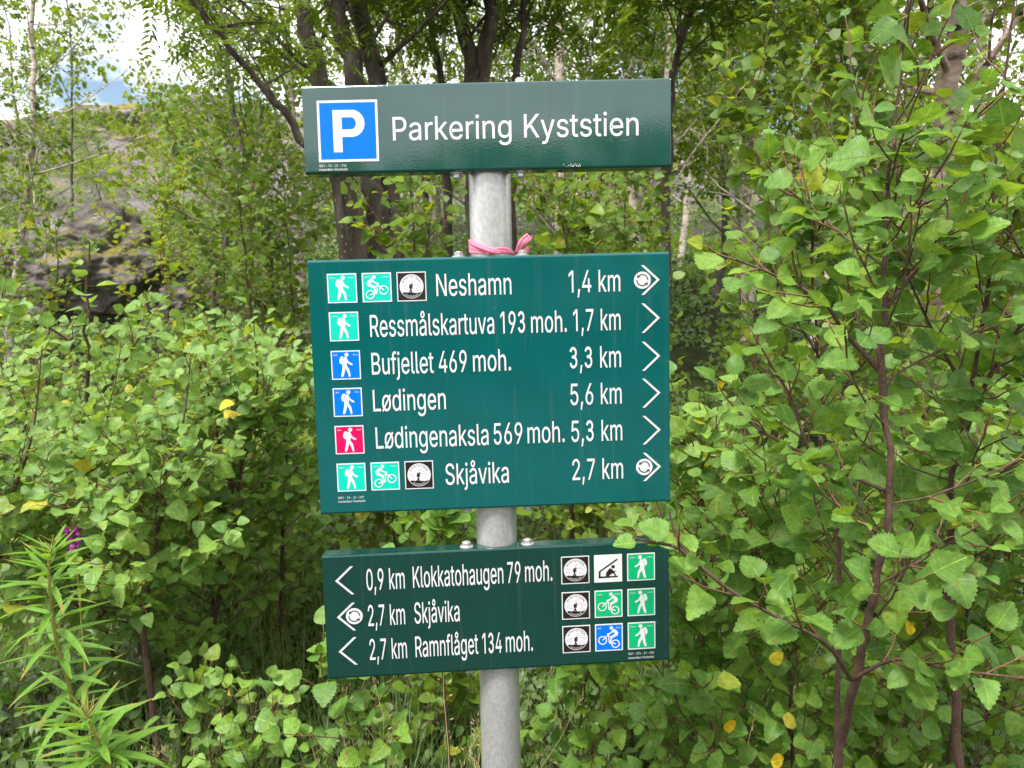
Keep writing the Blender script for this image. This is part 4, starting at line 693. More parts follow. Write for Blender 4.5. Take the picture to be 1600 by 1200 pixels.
strip(mb, [pp(-1.45, 1.594, .0325), pp(-1.0, 1.5915, .0335), pp(-.5, 1.586, .0345), pp(0.0, 1.579, .036), pp(.4, 1.5755, .0365)], [(0, 0, .003), (0, 0, .0055), (.002, 0, .0065), (.002, 0, .006), (.002, 0, .004)], (.9, 0, 0, 1), folds=.0004, seed=2)
strip(mb, [pp(-.2, 1.5755, .0345), pp(.25, 1.5785, .0345), pp(.7, 1.5785, .034), pp(1.2, 1.5765, .0335), pp(2.0, 1.577, .0328), pp(3.3, 1.580, .0325)], [(0, 0, .005), (0, 0, .008), (0, 0, .008), (0, 0, .004), (0, 0, .008), (0, 0, .010)], (.3, 0, 0, 1), folds=.0008, seed=3)
strip(mb, [(.036, -.026, 1.5765-zc), (.041, -.030, 1.586-zc), (.046, -.031, 1.592-zc), (.054, -.030, 1.5985-zc)], [(.006, 0, .002), (.009, 0, -.003), (.010, 0, -.005), (.008, 0, -.0065)], (.6, 0, 0, 1), folds=.0012, seed=4)
strip(mb, [(.041, -.022, 1.5765-zc), (.048, -.022, 1.580-zc), (.053, -.021, 1.581-zc)], [(.004, 0, .004), (.002, 0, .007), (0, 0, .009)], (.2, 0, 0, 1), folds=.0006, seed=5)
o = mb.build('ribbon', M['pink']); o.location = (POLE_X, POLE_Y, zc)
so = o.modifiers.new('thickness', 'SOLIDIFY'); so.thickness = .00018
tag(o, 'pink fabric ribbon knotted round the pole above the middle panel', 'ribbon')
# ------------------------------------------------------------------ foliage tools
def leaf_template(n, teeth):
    """unit birch leaf: v along the midrib 0..1, u across; returns (u, v) points and faces"""
    W_ = lambda v: np.interp(v, [0, .05, .14, .27, .40, .55, .70, .84, .94, 1], [0, .52, .86, 1.0, .99, .90, .72, .46, .21, 0])
    mid = [(0, v) for v in np.linspace(0, 1, n+1)]; P = list(mid); F = []
    for s in (1, -1):
        e0 = len(P); ne = 2*n+1 if teeth else n+1
        for k in range(ne):
            v = k/(ne-1)
            if teeth and 0 < k < ne-1:
                if k % 2: P.append((s*(W_(v)*1.06), v+.025))
                else: P.append((s*(W_(v)*.93), v-.01))
            else: P.append((s*W_(v), v))
        st = 2 if teeth else 1
        for i in range(n):
            q = [i]+[e0+st*i+k for k in range(st+1)]+[i+1]
            if i == 0: q = q[:1]+q[2:]
            if i == n-1: q = q[:-2]+q[-1:] if s else q
            F.append(q if s < 0 else q[::-1])
    return np.array(P), F
LT = {'near': leaf_template(9, True), 'mid': leaf_template(6, False)}
LT['far'] = (np.array([(0, 0), (.95, .28), (.72, .68), (0, 1), (-.72, .68), (-.95, .28)]), [[0, 1, 2, 3], [0, 3, 4, 5]])
LT['lance'] = (np.array([(0, 0), (1, .35), (.75, .7), (0, 1), (-.75, .7), (-1, .35)]), [[0, 1, 2, 3], [0, 3, 4, 5]])
_wv = np.linspace(0, 1, 8); _ww = np.interp(_wv, [0, .1, .3, .6, .85, 1], [.25, .7, 1, .85, .4, 0])
LT['willow'] = (np.vstack([np.column_stack([0*_wv, _wv]), np.column_stack([_ww, _wv]), np.column_stack([-_ww, _wv])]), [[i, i+8, i+9, i+1] for i in range(6)]+[[i, i+1, i+17, i+16] for i in range(6)]+[[6, 14, 15, 7], [6, 7, 23, 22]])

class Leaves:
    def __init__(s, seed): s.d = []; s.rg = np.random.default_rng(seed)
    def add(s, p, axis, nrm, ln, wr=.8, bright=None, yel=0.0):
        s.d.append((*p, *axis, *nrm, ln, wr, s.rg.beta(2.2, 2.2) if bright is None else bright, yel))
    def put(s, mb, kind, mi=0, bend=.34, fold=.30):
        if not s.d: return
        d = np.array(s.d); n = len(d); rg = s.rg
        X = d[:, 3:6]; X = X/(np.linalg.norm(X, axis=1)[:, None]+1e-9)
        Z = d[:, 6:9]; Z = Z-X*(Z*X).sum(1)[:, None]; Z /= np.linalg.norm(Z, axis=1)[:, None]+1e-9; Y = np.cross(Z, X)
        P, F = LT[kind]; u, v = P[:, 0][None], P[:, 1][None]; ln = d[:, 9][:, None]; hw = ln*d[:, 10][:, None]*.5
        be = (bend*(-.15+2.1*rg.random((n, 1))**2))*ln; fo = (fold*(.1+1.5*rg.random((n, 1))))*hw
        sk = rg.normal(0, .06, (n, 1)); ph = rg.random((n, 1))*6.3; tw = rg.normal(0, .3, (n, 1))
        lx = v*ln; ly = u*hw+sk*ln*v*v; lz = fo*np.abs(u)**1.5-be*v*v+.09*hw*np.sin(v*8+ph)*np.abs(u)+tw*u*hw*v*.7
        V = d[:, None, :3]+X[:, None]*lx[..., None]+Y[:, None]*ly[..., None]+Z[:, None]*lz[..., None]
        k = len(P); V = V.reshape(-1, 3)
        t = np.column_stack([np.repeat(d[:, 11], k), np.repeat(d[:, 12], k), np.repeat(rg.random(n), k), np.ones(n*k)])
        if kind == 'willow': t[:, 1] = np.clip(t[:, 1]*np.tile(np.clip((P[:, 1]-.74)*6, 0, 1), n)*1.0, 0, 1)
        lv = np.column_stack([np.broadcast_to(u*.5, (n, k)).ravel(), np.broadcast_to(v, (n, k)).ravel(), np.zeros(n*k)])
        base = mb.n; off = np.arange(n)[:, None]*k
        mb.v.append(V); mb.n += len(V)
        mb.att.setdefault('tint', []).append(t); mb.att.setdefault('lv', []).append(lv)
        by = {}
        for f in F: by.setdefault(len(f), []).append(f)
        for m_, fs in by.items():
            for f in fs: mb.f.setdefault((m_, mi), []).append(off+np.array(f)[None]+base)

def blocked(p, margin=6):
    """true where a leaf would hang between the path and one of the three panels (walkers keep the sign clear)"""
    if p[1] > 1.16: return False
    u, v, z = pix(p)
    if z < .62: return True
    return 470-margin-20 < u < 1052+margin and 60 < v < 1090 and not (u > 968 and 808 < v < 898)
UPV = np.array([0, 0, 1.0])
def rvec(rg): v = rg.normal(0, 1, 3); return v/np.linalg.norm(v)

def add_leaf(st, lf, rg, p, d, ls, yel, face, pet=True, wr=(.82, 1.0), petmi=2):
    """one leaf on a stalk at p, growing along d"""
    L_ = ls*float(np.clip(rg.normal(.90, .24), .4, 1.35)); pl = L_*rg.uniform(.22, .42)
    d = unit(d+rvec(rg)*.35); q = p+d*pl
    if blocked(q+d*L_*.5): return
    if pet: tube(st, [p, p+d*pl*.55+UPV*pl*.06, q], [.0007, .0006, .0005], 3, petmi, False)
    ax = unit(d+np.array([0, 0, -.35*rg.random()])+rvec(rg)*.25)
    nr = unit(UPV*.75+face*rg.uniform(.15, 1.15)+rvec(rg)*.62)
    y = rg.random(); lf.add(q, ax, nr, L_, rg.uniform(*wr), None, (rg.uniform(.45, 1) if y < yel else (.25*rg.random() if y < .12 else .0)))

def sapling(name, label, stem, cat='birch sapling', r0=.008, nb=14, bl=.45, ls=.042, seed=1, t0=.08, elev=(15, 50), kind='near', lmat='leaf_near', step=.018, yel=.012,
            group=None, face=(-.15, -1, .35), px=True, tw=.13, extra=(), droop=0.0, t1=1.0, smat='twig', az=None, top=True):
    """a young tree: one main stem, curved side branches, leafy twigs"""
    rg = np.random.default_rng(seed); face = unit(face)
    sp = np.array([at(*q) for q in stem]) if px else np.array(stem, float)
    gz = tz(sp[0][0], sp[0][1])
    if sp[0][2] > gz+.02: sp = np.vstack([[sp[0][0]+.02, sp[0][1]+.02, gz-.03], sp])
    base = np.array([sp[0][0], sp[0][1], gz])
    root = empty(name, base); tag(root, label, cat, group)
    st = MB(); lf = Leaves(seed+100)
    ns = max(14, 4*len(sp)); S = crom(sp, ns); S[2:-1] += rg.normal(0, min(.006, .25*r0), (ns-3, 3))
    tt = np.linspace(0, 1, ns); rad = r0*(1-.86*tt**1.1)
    tube(st, S, rad, 8, 0)
    slen = np.linalg.norm(np.diff(S, axis=0), axis=1).sum()
    def at_s(t): x = t*(ns-1); i = min(int(x), ns-2); return S[i]+(S[i+1]-S[i])*(x-i)
    def twig(p, d, ln, r):
        n = 6; pts = [p]; dd = unit(d)
        for _ in range(n-1):
            dd = unit(dd+rvec(rg)*.16+UPV*(.05-droop)); pts.append(pts[-1]+dd*ln/(n-1))
        pts = np.array(pts)
        if blocked(pts[-1]) or blocked(pts[3]): return
        tube(st, pts, np.linspace(r, .0008, n), 4, 1, False)
        k = max(2, int(ln/step)); side = 1
        for i in range(1, k+1):
            x = i/k*(n-1); j = min(int(x), n-2); q = pts[j]+(pts[j+1]-pts[j])*(x-j); t = unit(pts[j+1]-pts[j])
            s_ = unit(np.cross(t, UPV+rvec(rg)*.5))*side; side = -side
            add_leaf(st, lf, rg, q, (t*.55+s_*.8) if i < k else t, ls*(1 if i < k-1 else .8), yel, face)
    def branch(p, d, ln, r):
        n = 9; pts = [p]; dd = unit(d)
        for _ in range(n-1):
            dd = unit(dd+rvec(rg)*.13+UPV*(.07-droop)); pts.append(pts[-1]+dd*ln/(n-1))
        pts = np.array(pts); pts = pts[:max(3, next((i for i, q in enumerate(pts) if i > 1 and blocked(q)), n))]; n = len(pts)
        tube(st, pts, np.linspace(r, .0012, n), 5, 0, False)
        k = max(2, int(ln/.034)); side = 1
        for i in range(1, k+1):
            x = (.12+.88*i/k)*(n-1); j = min(int(x), n-2); q = pts[j]+(pts[j+1]-pts[j])*(x-j); t = unit(pts[j+1]-pts[j])
            s_ = unit(np.cross(t, UPV+rvec(rg)*.6))*side; side = -side
            if i == k or rg.random() < .82: twig(q, t*.8+s_*.75 if i < k else t, tw*rg.uniform(.4, 1.15)*(1-.3*i/k), .0016)
            else:
                for _ in range(2): add_leaf(st, lf, rg, q, t*.2+s_+rvec(rg)*.4, ls, yel, face)
    a = rg.random()*6.3
    for i in range(nb):
        t = t0+(t1-t0)*(i+.5)/nb; p = at_s(t); a += 2.4+rg.normal(0, .4)
        aa = a if az is None else math.radians(rg.uniform(*az))
        e = R(rg.uniform(*elev)+20*t)
        branch(p, (math.cos(aa)*math.cos(e), math.sin(aa)*math.cos(e), math.sin(e)), bl*(1-.62*t)*rg.uniform(.65, 1.2), max(.0014, r0*(1-.8*t)*.32))
    for i in range(int(slen*.35/step) if top else 0):     # leaves along the young top of the stem
        t = .62+.38*i/max(1, int(slen*.35/step)-1); p = at_s(t); s_ = unit(rvec(rg)*np.array([1, 1, .3])+UPV*.25)
        add_leaf(st, lf, rg, p, s_, ls, yel, face)
    for pts, n_tw in extra:                                # named side branches that the photo shows
        pts = np.array([at(*q) for q in pts]); B = crom(pts, 14); tube(st, B, np.linspace(r0*.42, .0012, 14), 6, 0, False)
        for i in range(n_tw):
            x = (.15+.85*(i+1)/n_tw)*13; j = min(int(x), 12); t = unit(B[j+1]-B[j]); s_ = unit(np.cross(t, UPV+rvec(rg)*.7))*(1 if i % 2 else -1)
            twig(B[j], t*.7+s_*.7 if i < n_tw-1 else t, tw*rg.uniform(.4, 1.0), .0016)
    st.build('stem', [M[smat], M['twig_red'], M['petiole']], root, off=base)
    mb = MB(); lf.put(mb, kind); mb.build('leaves', M[lmat], root, off=base)
    return root

def tree_meshes(seed, trunk, r0, limbs, ll, lmat, bark, ls=.045, leaf='birch', per=9, kind='far', t0=.25, elev=(10, 55), sub=6, twg=4, spread=.10, wr=(.7, .9), lead=True, keep=None, yel=.01, taper=.72):
    """trunk polylines (local metres) -> trunk mesh and crown mesh; trunk is a list of stems"""
    rg = np.random.default_rng(seed); st = MB(); lf = Leaves(seed+7)
    def ok(p): return keep is None or keep(p)
    def leafy(p, d, ln):
        for k in range(per):
            q = p+d*ln*rg.random()+rvec(rg)*spread*rg.random()
            if not ok(q): continue
            if leaf == 'rowan':
                if k % 5: continue
                ax = unit(d+rvec(rg)*.9+np.array([0, 0, -.15])); nr = unit(UPV+rvec(rg)*.5); sd_ = unit(np.cross(nr, ax)); RL = ls*3.4*rg.uniform(.75, 1.2); br = rg.beta(2, 2)
                for i in range(6):
                    c = q+ax*RL*(.22+.13*i)-UPV*RL*.02*i*i*.4
                    for s in (1, -1): lf.add(c, unit(sd_*s+ax*.55), unit(nr+rvec(rg)*.15), ls*(.75+.3*math.sin((i+1)*.5)), .36, br)
                lf.add(q+ax*RL*.98-UPV*RL*.2, ax, nr, ls, .36, br)
            else:
                ax = unit(d*.4+rvec(rg)+np.array([0, 0, -.35])); nr = unit(UPV*.9+rvec(rg)*.8)
                lf.add(q, ax, nr, ls*rg.uniform(.65, 1.2), rg.uniform(*wr), None, .8*rg.random() if rg.random() < yel else 0)
    def limb(p, d, ln, r, lev):
        n = 7; pts = [p]; dd = unit(d)
        for _ in range(n-1):
            dd = unit(dd+rvec(rg)*.17+UPV*(.06 if lev == 0 else -.02)); pts.append(pts[-1]+dd*ln/(n-1))
        pts = np.array(pts); tube(st, pts, np.linspace(r, max(.0015, r*.25), n), 5 if lev == 0 else 4, 0, False)
        m = sub if lev == 0 else twg
        for i in range(m):
            x = (.25+.75*(i+.6)/m)*(n-1); j = min(int(x), n-2); q = pts[j]+(pts[j+1]-pts[j])*(x-j); t = unit(pts[j+1]-pts[j])
            s_ = unit(np.cross(t, rvec(rg)))
            if lev == 0: limb(q, t*.75+s_*.8, ln*rg.uniform(.3, .55), r*.4, 1)
            else: leafy(q, unit(t*.6+s_*.8), ln*.3)
        leafy(pts[-1], unit(pts[-1]-pts[-2]), ln*.25)
    for tk in trunk:
        tk = np.asarray(tk, float); ns = 22; S = crom(tk, ns); S[3:-2] += rg.normal(0, r0*.22, (ns-5, 3))
        rr = r0*(1-taper*np.linspace(0, 1, ns)); rr[0] *= 1.25
        tube(st, S, rr, 12, 0)
        H = S[-1][2]-S[0][2]; a = rg.random()*6.3
        for i in range(limbs):
            t = t0+(1-t0)*(i+.5)/limbs; x = t*(ns-1); j = min(int(x), ns-2); p = S[j]+(S[j+1]-S[j])*(x-j); a += 2.4+rg.normal(0, .5)
            e = R(rg.uniform(*elev)); limb(p, (math.cos(a)*math.cos(e), math.sin(a)*math.cos(e), math.sin(e)), ll*(1.05-.6*t)*rg.uniform(.6, 1.2), max(.006, r0*(1-.7*t)*.38), 0)
        if lead: limb(S[-1], S[-1]-S[-3], ll*.5, r0*.26, 0)
    mb = MB(); lf.put(mb, kind)
    return st.mesh('trunk', [M[bark]]), mb.mesh('crown', [M[lmat]])
def tree_obj(name, label, cat, base, meshes, group=None, rz=0, s=1.0):
    root = empty(name, base); root.rotation_euler.z = rz; root.scale = (s, s, s); tag(root, label, cat, group)
    link('trunk', meshes[0], root); link('crown', meshes[1], root)
    return root
def copy_thing(src, loc, rz, s, label):
    o = src.copy(); COL.objects.link(o); o.location = tuple(loc); o.rotation_euler.z = rz; o.scale = (s, s, s); o['label'] = label
    for ch in src.children:
        c = ch.copy(); COL.objects.link(c); c.parent = o
    return o
def gp(u, v, y, dz=0):
    p = at(u, v, y); return np.array([p[0], p[1], tz(p[0], p[1])+dz])
def px_trunk(pts, root):
    q = np.array([at(*p) for p in pts]); return np.vstack([[root+np.array([0, 0, -.1])], q])-root
# ------------------------------------------------------------------ the birch saplings by the sign
SAP = 'young birches crowding the sign'
sapling('birch_sapling', 'tall near birch sapling with speckled purple stem standing right of the sign', [(1312, 1230, 1.10), (1326, 1120, 1.06), (1342, 1040, 1.03), (1352, 985, 1.02), (1366, 915, 1.0), (1392, 780, .99), (1372, 580, .99), (1384, 480, .99), (1382, 400, .99), (1386, 300, .98), (1398, 190, .98), (1416, 20, .97), (1424, -60, .97)],
        r0=.0078, nb=29, bl=.30, ls=.041, seed=11, t0=.30, tw=.09, group=SAP, elev=(5, 40), step=.018,
        extra=[([(1330, 1062, 1.03), (1290, 1005, .99), (1215, 965, .97), (1130, 915, .96), (1062, 850, .96), (1046, 800, .96)], 11), ([(1372, 578, .99), (1320, 520, .97), (1285, 470, .95), (1210, 430, .94), (1150, 405, .93)], 8),
               ([(1386, 478, .99), (1425, 430, .98), (1460, 380, .97), (1500, 330, .96)], 6), ([(1300, 770, 1.0), (1262, 700, .98), (1235, 620, .97), (1200, 565, .96)], 7), ([(1330, 1062, 1.03), (1400, 1030, .98), (1480, 1045, .93), (1600, 1060, .86)], 8), ([(1130, 915, .96), (1088, 880, .955), (1056, 855, .95), (1015, 846, .95), (988, 840, .95)], 7), ([(1390, 770, 1.0), (1300, 730, .99), (1200, 680, .98), (1150, 640, .98)], 7)])
sapling('birch_sapling', 'forked near birch sapling leaning out of the right picture edge', [(1500, 1260, 1.22), (1486, 1000, 1.20), (1486, 850, 1.18), (1487, 745, 1.15), (1545, 590, 1.10), (1600, 505, 1.05), (1680, 380, 1.0)],
        r0=.0085, nb=25, bl=.32, ls=.041, seed=12, t0=.3, tw=.10, group=SAP, elev=(0, 40), step=.018, extra=[([(1500, 700, 1.12), (1545, 440, 1.08), (1556, 250, 1.05), (1585, 0, 1.02)], 9), ([(1530, 640, 1.1), (1480, 560, 1.06), (1440, 480, 1.04), (1405, 400, 1.02)], 8)])
sapling('birch_sapling', 'slim upright birch shoot with few big leaves left of the speckled near sapling', [(1310, 900, 1.2), (1290, 700, 1.17), (1275, 520, 1.15), (1268, 400, 1.14), (1268, 300, 1.14)], r0=.005, nb=15, bl=.18, ls=.041, seed=13, t0=.3, tw=.08, group=SAP)
sapling('birch_sapling', 'low bushy birch sapling under the right end of the bottom panel', [(1120, 1290, 1.5), (1112, 1150, 1.48), (1098, 1000, 1.45), (1085, 880, 1.42)], r0=.006, nb=35, bl=.34, ls=.042, seed=14, t0=.02, tw=.11, group=SAP, elev=(-5, 45))
sapling('birch_sapling', 'leafy birch sapling whose top reaches the right edge of the middle panel', [(1130, 1150, 1.75), (1110, 950, 1.7), (1092, 800, 1.65), (1100, 720, 1.62)], r0=.006, nb=29, bl=.36, ls=.046, seed=15, t0=.05, tw=.11, group=SAP, kind='mid', lmat='leaf_left')
sapling('birch_sapling', 'dense birch bush filling the lower right between the two purple stems', [(1240, 1260, 1.45), (1235, 1080, 1.42), (1228, 900, 1.4), (1215, 790, 1.38)], r0=.007, nb=38, bl=.36, ls=.042, seed=16, t0=.0, tw=.11, group=SAP, elev=(-5, 45))
sapling('birch_sapling', 'wide birch bush at the lower right corner of the picture', [(1480, 1290, 1.6), (1490, 1100, 1.58), (1520, 900, 1.55), (1540, 700, 1.52)], r0=.008, nb=46, bl=.45, ls=.042, seed=17, t0=.0, tw=.12, group=SAP, elev=(-5, 45))
sapling('birch_sapling', 'birch sapling behind the speckled stem with leaves up to mid height', [(1390, 1150, 1.9), (1400, 900, 1.85), (1410, 650, 1.8), (1400, 430, 1.8)], r0=.008, nb=46, bl=.48, ls=.042, seed=18, t0=.05, tw=.13, group=SAP, kind='mid', lmat='leaf_mid')
sapling('birch_sapling', 'tall birch sapling in front of the peeling white birch trunk', [(1580, 1100, 2.1), (1570, 800, 2.05), (1560, 560, 2.0), (1575, 400, 2.0), (1600, 260, 2.0)], r0=.010, nb=44, bl=.55, ls=.046, seed=19, t0=.08, tw=.13, group=SAP, kind='mid', lmat='leaf_mid')
sapling('birch_sapling', 'tall grey-green birch sapling right of the top panel', [(1290, 900, 2.6), (1280, 600, 2.55), (1290, 350, 2.5), (1310, 130, 2.5), (1320, -20, 2.5)], r0=.011, nb=44, bl=.60, ls=.046, seed=20, t0=.12, tw=.14, group=SAP, kind='mid', lmat='leaf_mid')
sapling('birch_sapling', 'thin red-stemmed birch shoot between the top panel and the tall saplings', [(1160, 760, 2.3), (1190, 480, 2.25), (1200, 320, 2.2), (1165, 190, 2.2), (1150, 175, 2.2)], r0=.005, nb=15, bl=.28, ls=.048, seed=21, t0=.1, tw=.1, group=SAP, kind='mid', lmat='leaf_mid')
sapling('birch_sapling', 'bushy birch sapling at mid depth beyond the bottom panel on the right', [(1140, 900, 2.7), (1130, 830, 2.65), (1125, 760, 2.6)], r0=.007, nb=28, bl=.42, ls=.046, seed=22, t0=.05, group=SAP, kind='mid', lmat='leaf_mid')
# left side
LSP = 'birch bushes on the left'
BU = dict(cat='birch bush', ls=.042, tw=.14, group=LSP, lmat='leaf_left')
sapling('birch_bush', 'birch bush with two dark trunks left of the bottom panel and one tall thin shoot', [(240, 1062, 2.55), (216, 985, 2.5), (190, 920, 2.42), (160, 820, 2.32), (138, 640, 2.2), (135, 500, 2.15), (140, 375, 2.12)], r0=.015, nb=26, bl=.50, seed=31, t0=.26, t1=.68, elev=(-5, 30),
        extra=[([(182, 1045, 2.5), (165, 985, 2.45), (130, 935, 2.4), (90, 880, 2.3), (40, 850, 2.2)], 12), ([(160, 820, 2.32), (215, 760, 2.25), (275, 690, 2.2), (330, 640, 2.15)], 14), ([(136, 560, 2.2), (90, 520, 2.15), (30, 490, 2.1)], 10), ([(140, 640, 2.2), (190, 570, 2.2), (235, 500, 2.2)], 9)], **BU)
sapling('birch_bush', 'round birch bush with one straight dark trunk beside the lower left of the middle panel', [(320, 1056, 2.55), (333, 985, 2.5), (346, 880, 2.42), (368, 780, 2.3), (385, 700, 2.25), (398, 630, 2.2)], r0=.016, nb=36, bl=.50, seed=32, t0=.26, elev=(-15, 30), extra=[([(385, 700, 2.25), (402, 600, 2.2), (396, 500, 2.15)], 9), ([(368, 780, 2.3), (330, 640, 2.2), (320, 545, 2.15)], 9)], **BU)
sapling('birch_bush', 'birch bush at the left picture edge above the pink fireweed flower', [(-30, 1080, 2.2), (-20, 940, 2.1), (10, 840, 2.0), (25, 760, 1.95)], r0=.012, nb=30, bl=.42, seed=33, t0=.15, elev=(-10, 30), extra=[([(10, 800, 2.0), (50, 680, 1.95), (66, 540, 1.95)], 9)], **BU)
sapling('birch_bush', 'low spreading birch bush in the middle of the left side', [(225, 1000, 2.1), (232, 920, 2.05), (250, 820, 2.0), (270, 740, 1.98)], r0=.011, nb=32, bl=.48, seed=34, t0=.3, elev=(-12, 25), extra=[([(250, 820, 2.0), (286, 660, 2.0), (300, 540, 2.0)], 9)], **BU)
sapling('birch_bush', 'birch bush pressed against the left edge of the middle panel', [(440, 1000, 2.7), (442, 880, 2.6), (445, 780, 2.5), (448, 680, 2.45), (450, 600, 2.4)], r0=.011, nb=32, bl=.46, seed=35, t0=.32, elev=(-5, 30), **BU)
sapling('birch_bush', 'smaller birch bush with yellowing leaves farther back on the left', [(290, 780, 3.4), (292, 720, 3.3), (300, 650, 3.2)], r0=.010, nb=20, bl=.6, seed=36, t0=.05, elev=(-5, 35), yel=.05, kind='mid', **BU)
sapling('birch_bush', 'open leafy birch bush at the far left below the thin white birch', [(30, 760, 3.2), (25, 720, 3.1), (40, 660, 3.0), (35, 610, 3.0)], r0=.010, nb=20, bl=.55, seed=37, t0=.05, elev=(-5, 35), kind='mid', **BU)
sapling('birch_bush', 'broad birch bush filling the gap between the two trunked bushes on the left', [(150, 900, 2.9), (155, 830, 2.8), (165, 760, 2.75), (170, 700, 2.7)], r0=.010, nb=28, bl=.55, seed=38, t0=.2, elev=(-5, 30), kind='mid', **BU)
sapling('birch_bush', 'pale green birch bush behind the round bush on the left', [(370, 800, 3.0), (372, 700, 2.95), (380, 640, 2.9), (385, 590, 2.9)], r0=.010, nb=26, bl=.55, seed=39, t0=.1, elev=(-5, 30), kind='mid', **BU)
for lb, st_, nb_, bl_, sd_, mt_ in [
    ('slender airy birch bush in front of the rock outcrop at left', [(70, 700, 4.6), (75, 540, 4.5), (90, 420, 4.45), (85, 340, 4.4)], 15, .55, 51, 'leaf_mid'),
    ('thin young birch bush just right of the pale boulder', [(360, 700, 4.4), (352, 540, 4.3), (350, 430, 4.2), (345, 340, 4.2)], 22, .6, 52, 'leaf_mid'),
    ('bright loose birch bush between the rock outcrop and the dark shrubs', [(255, 620, 5.2), (262, 480, 5.1), (250, 380, 5.1), (262, 290, 5.0)], 18, .65, 53, 'leaf_lime'),
    ('wispy birch bush at the left picture edge below the small leafy tree', [(-10, 650, 4.2), (0, 500, 4.1), (10, 400, 4.0)], 20, .6, 54, 'leaf_far'),
    ('small sprawling birch bush low before the boulder', [(195, 660, 4.0), (195, 610, 3.9), (205, 570, 3.9)], 12, .5, 55, 'leaf_mid')]:
    sapling('birch_bush', lb, st_, 'birch bush', r0=.009, nb=nb_, bl=bl_, ls=.046, seed=sd_, t0=.08, elev=(0, 50), group=LSP, kind='mid', lmat=mt_, step=.026)
# low sprigs
LOW = 'low birch sprigs along the ground'
sapling('birch_sprig', 'low birch sprig just left of the pole below the bottom panel', [(560, 1260, 1.55), (552, 1180, 1.53), (540, 1110, 1.5), (525, 1040, 1.48)], 'birch sprig', r0=.004, nb=14, bl=.2, ls=.044, seed=41, t0=.1, tw=.08, group=LOW)
sapling('birch_sprig', 'small round-leaved birch sprig in the dark grass at lower left', [(330, 1190, 1.9), (322, 1130, 1.88), (300, 1085, 1.85)], 'birch sprig', r0=.0035, nb=11, bl=.2, ls=.044, seed=42, t0=.1, tw=.08, group=LOW, lmat='leaf_left')
sapling('birch_sprig', 'birch sprig right of the pole at the bottom of the picture', [(900, 1260, 1.7), (905, 1150, 1.68), (915, 1070, 1.66), (925, 1010, 1.65)], 'birch sprig', r0=.005, nb=18, bl=.28, ls=.044, seed=43, t0=.05, tw=.1, group=LOW)
sapling('birch_sprig', 'birch sprig with leaves poking out between the middle and bottom panels', [(690, 1000, 1.75), (695, 900, 1.7), (690, 830, 1.66), (700, 800, 1.66)], 'birch sprig', r0=.004, nb=12, bl=.18, ls=.044, seed=44, t0=.2, tw=.08, group=LOW)
sapling('birch_sprig', 'leafy birch sprig close behind the bottom panel and right of the pole', [(990, 1260, 2.1), (985, 1100, 2.05), (980, 950, 2.0), (985, 850, 2.0)], 'birch sprig', r0=.006, nb=22, bl=.36, ls=.044, seed=45, t0=.05, tw=.1, group=LOW, lmat='leaf_mid')
sapling('birch_sprig', 'tiny birch sprig at the lower left beside the fireweed stems', [(395, 1230, 1.8), (400, 1170, 1.78), (395, 1120, 1.76)], 'birch sprig', r0=.0035, nb=11, bl=.2, ls=.044, seed=46, t0=.1, tw=.08, group=LOW, lmat='leaf_left')
sapling('birch_sprig', 'dark leafy birch sprig behind the pole under the bottom panel', [(690, 1230, 2.2), (685, 1130, 2.15), (680, 1040, 2.1)], 'birch sprig', r0=.005, nb=16, bl=.3, ls=.044, seed=47, t0=.05, tw=.1, group=LOW, lmat='leaf_mid', kind='mid')
# thickets at mid depth
THK = 'leafy thicket shrubs at mid depth'
for k, (lb, stem, nb, bl, mt) in enumerate([
    ('dense dark green shrub left of the panels under the rowan branches', [(400, 640, 4.0), (392, 480, 3.9), (375, 330, 3.8), (370, 250, 3.8)], 28, .85, 'leaf_mid'),
    ('dark shrub between the rowan trunks and the left edge of the middle panel', [(470, 660, 4.4), (455, 440, 4.3), (440, 240, 4.2)], 26, .8, 'leaf_mid'),
    ('bright shrub with thin upright stems left of the pole between the top two panels', [(650, 700, 3.0), (652, 480, 2.95), (648, 380, 2.9), (640, 290, 2.9)], 18, .5, 'leaf_mid'),
    ('leafy shrub right of the pole between the top two panels', [(890, 700, 2.9), (885, 470, 2.85), (880, 370, 2.8), (870, 270, 2.8)], 22, .55, 'leaf_mid'),
    ('broad shrub behind the upper right corner of the middle panel', [(990, 680, 3.6), (985, 480, 3.5), (975, 330, 3.4)], 22, .65, 'leaf_mid'),
    ('low bush on the shaded woodland floor right of the middle panel', [(1190, 720, 4.2), (1190, 620, 4.1), (1180, 540, 4.0)], 20, .6, 'leaf_mid'),
    ('tall shrub on the right behind the saplings and below the sky gap', [(1400, 700, 4.0), (1400, 480, 3.9), (1390, 250, 3.8)], 28, .85, 'leaf_mid'),
    ('large shrub at the right picture edge behind the white birch trunk', [(1560, 700, 3.8), (1560, 450, 3.7), (1570, 200, 3.6)], 28, .85, 'leaf_mid'),
    ('low shrub behind the bottom panel left of the pole', [(620, 980, 3.2), (620, 880, 3.1), (610, 790, 3.0)], 18, .6, 'leaf_mid'),
    ('rounded shrub behind the bottom panel right of the pole', [(930, 980, 3.0), (930, 880, 2.9), (935, 780, 2.9)], 18, .6, 'leaf_mid')]):
    sapling('shrub', lb, stem, 'shrub', r0=.012, nb=nb, bl=bl, ls=.048, seed=61+k, t0=.1, tw=.17, group=THK, kind='mid', lmat=mt, elev=(-10, 50), step=.026)

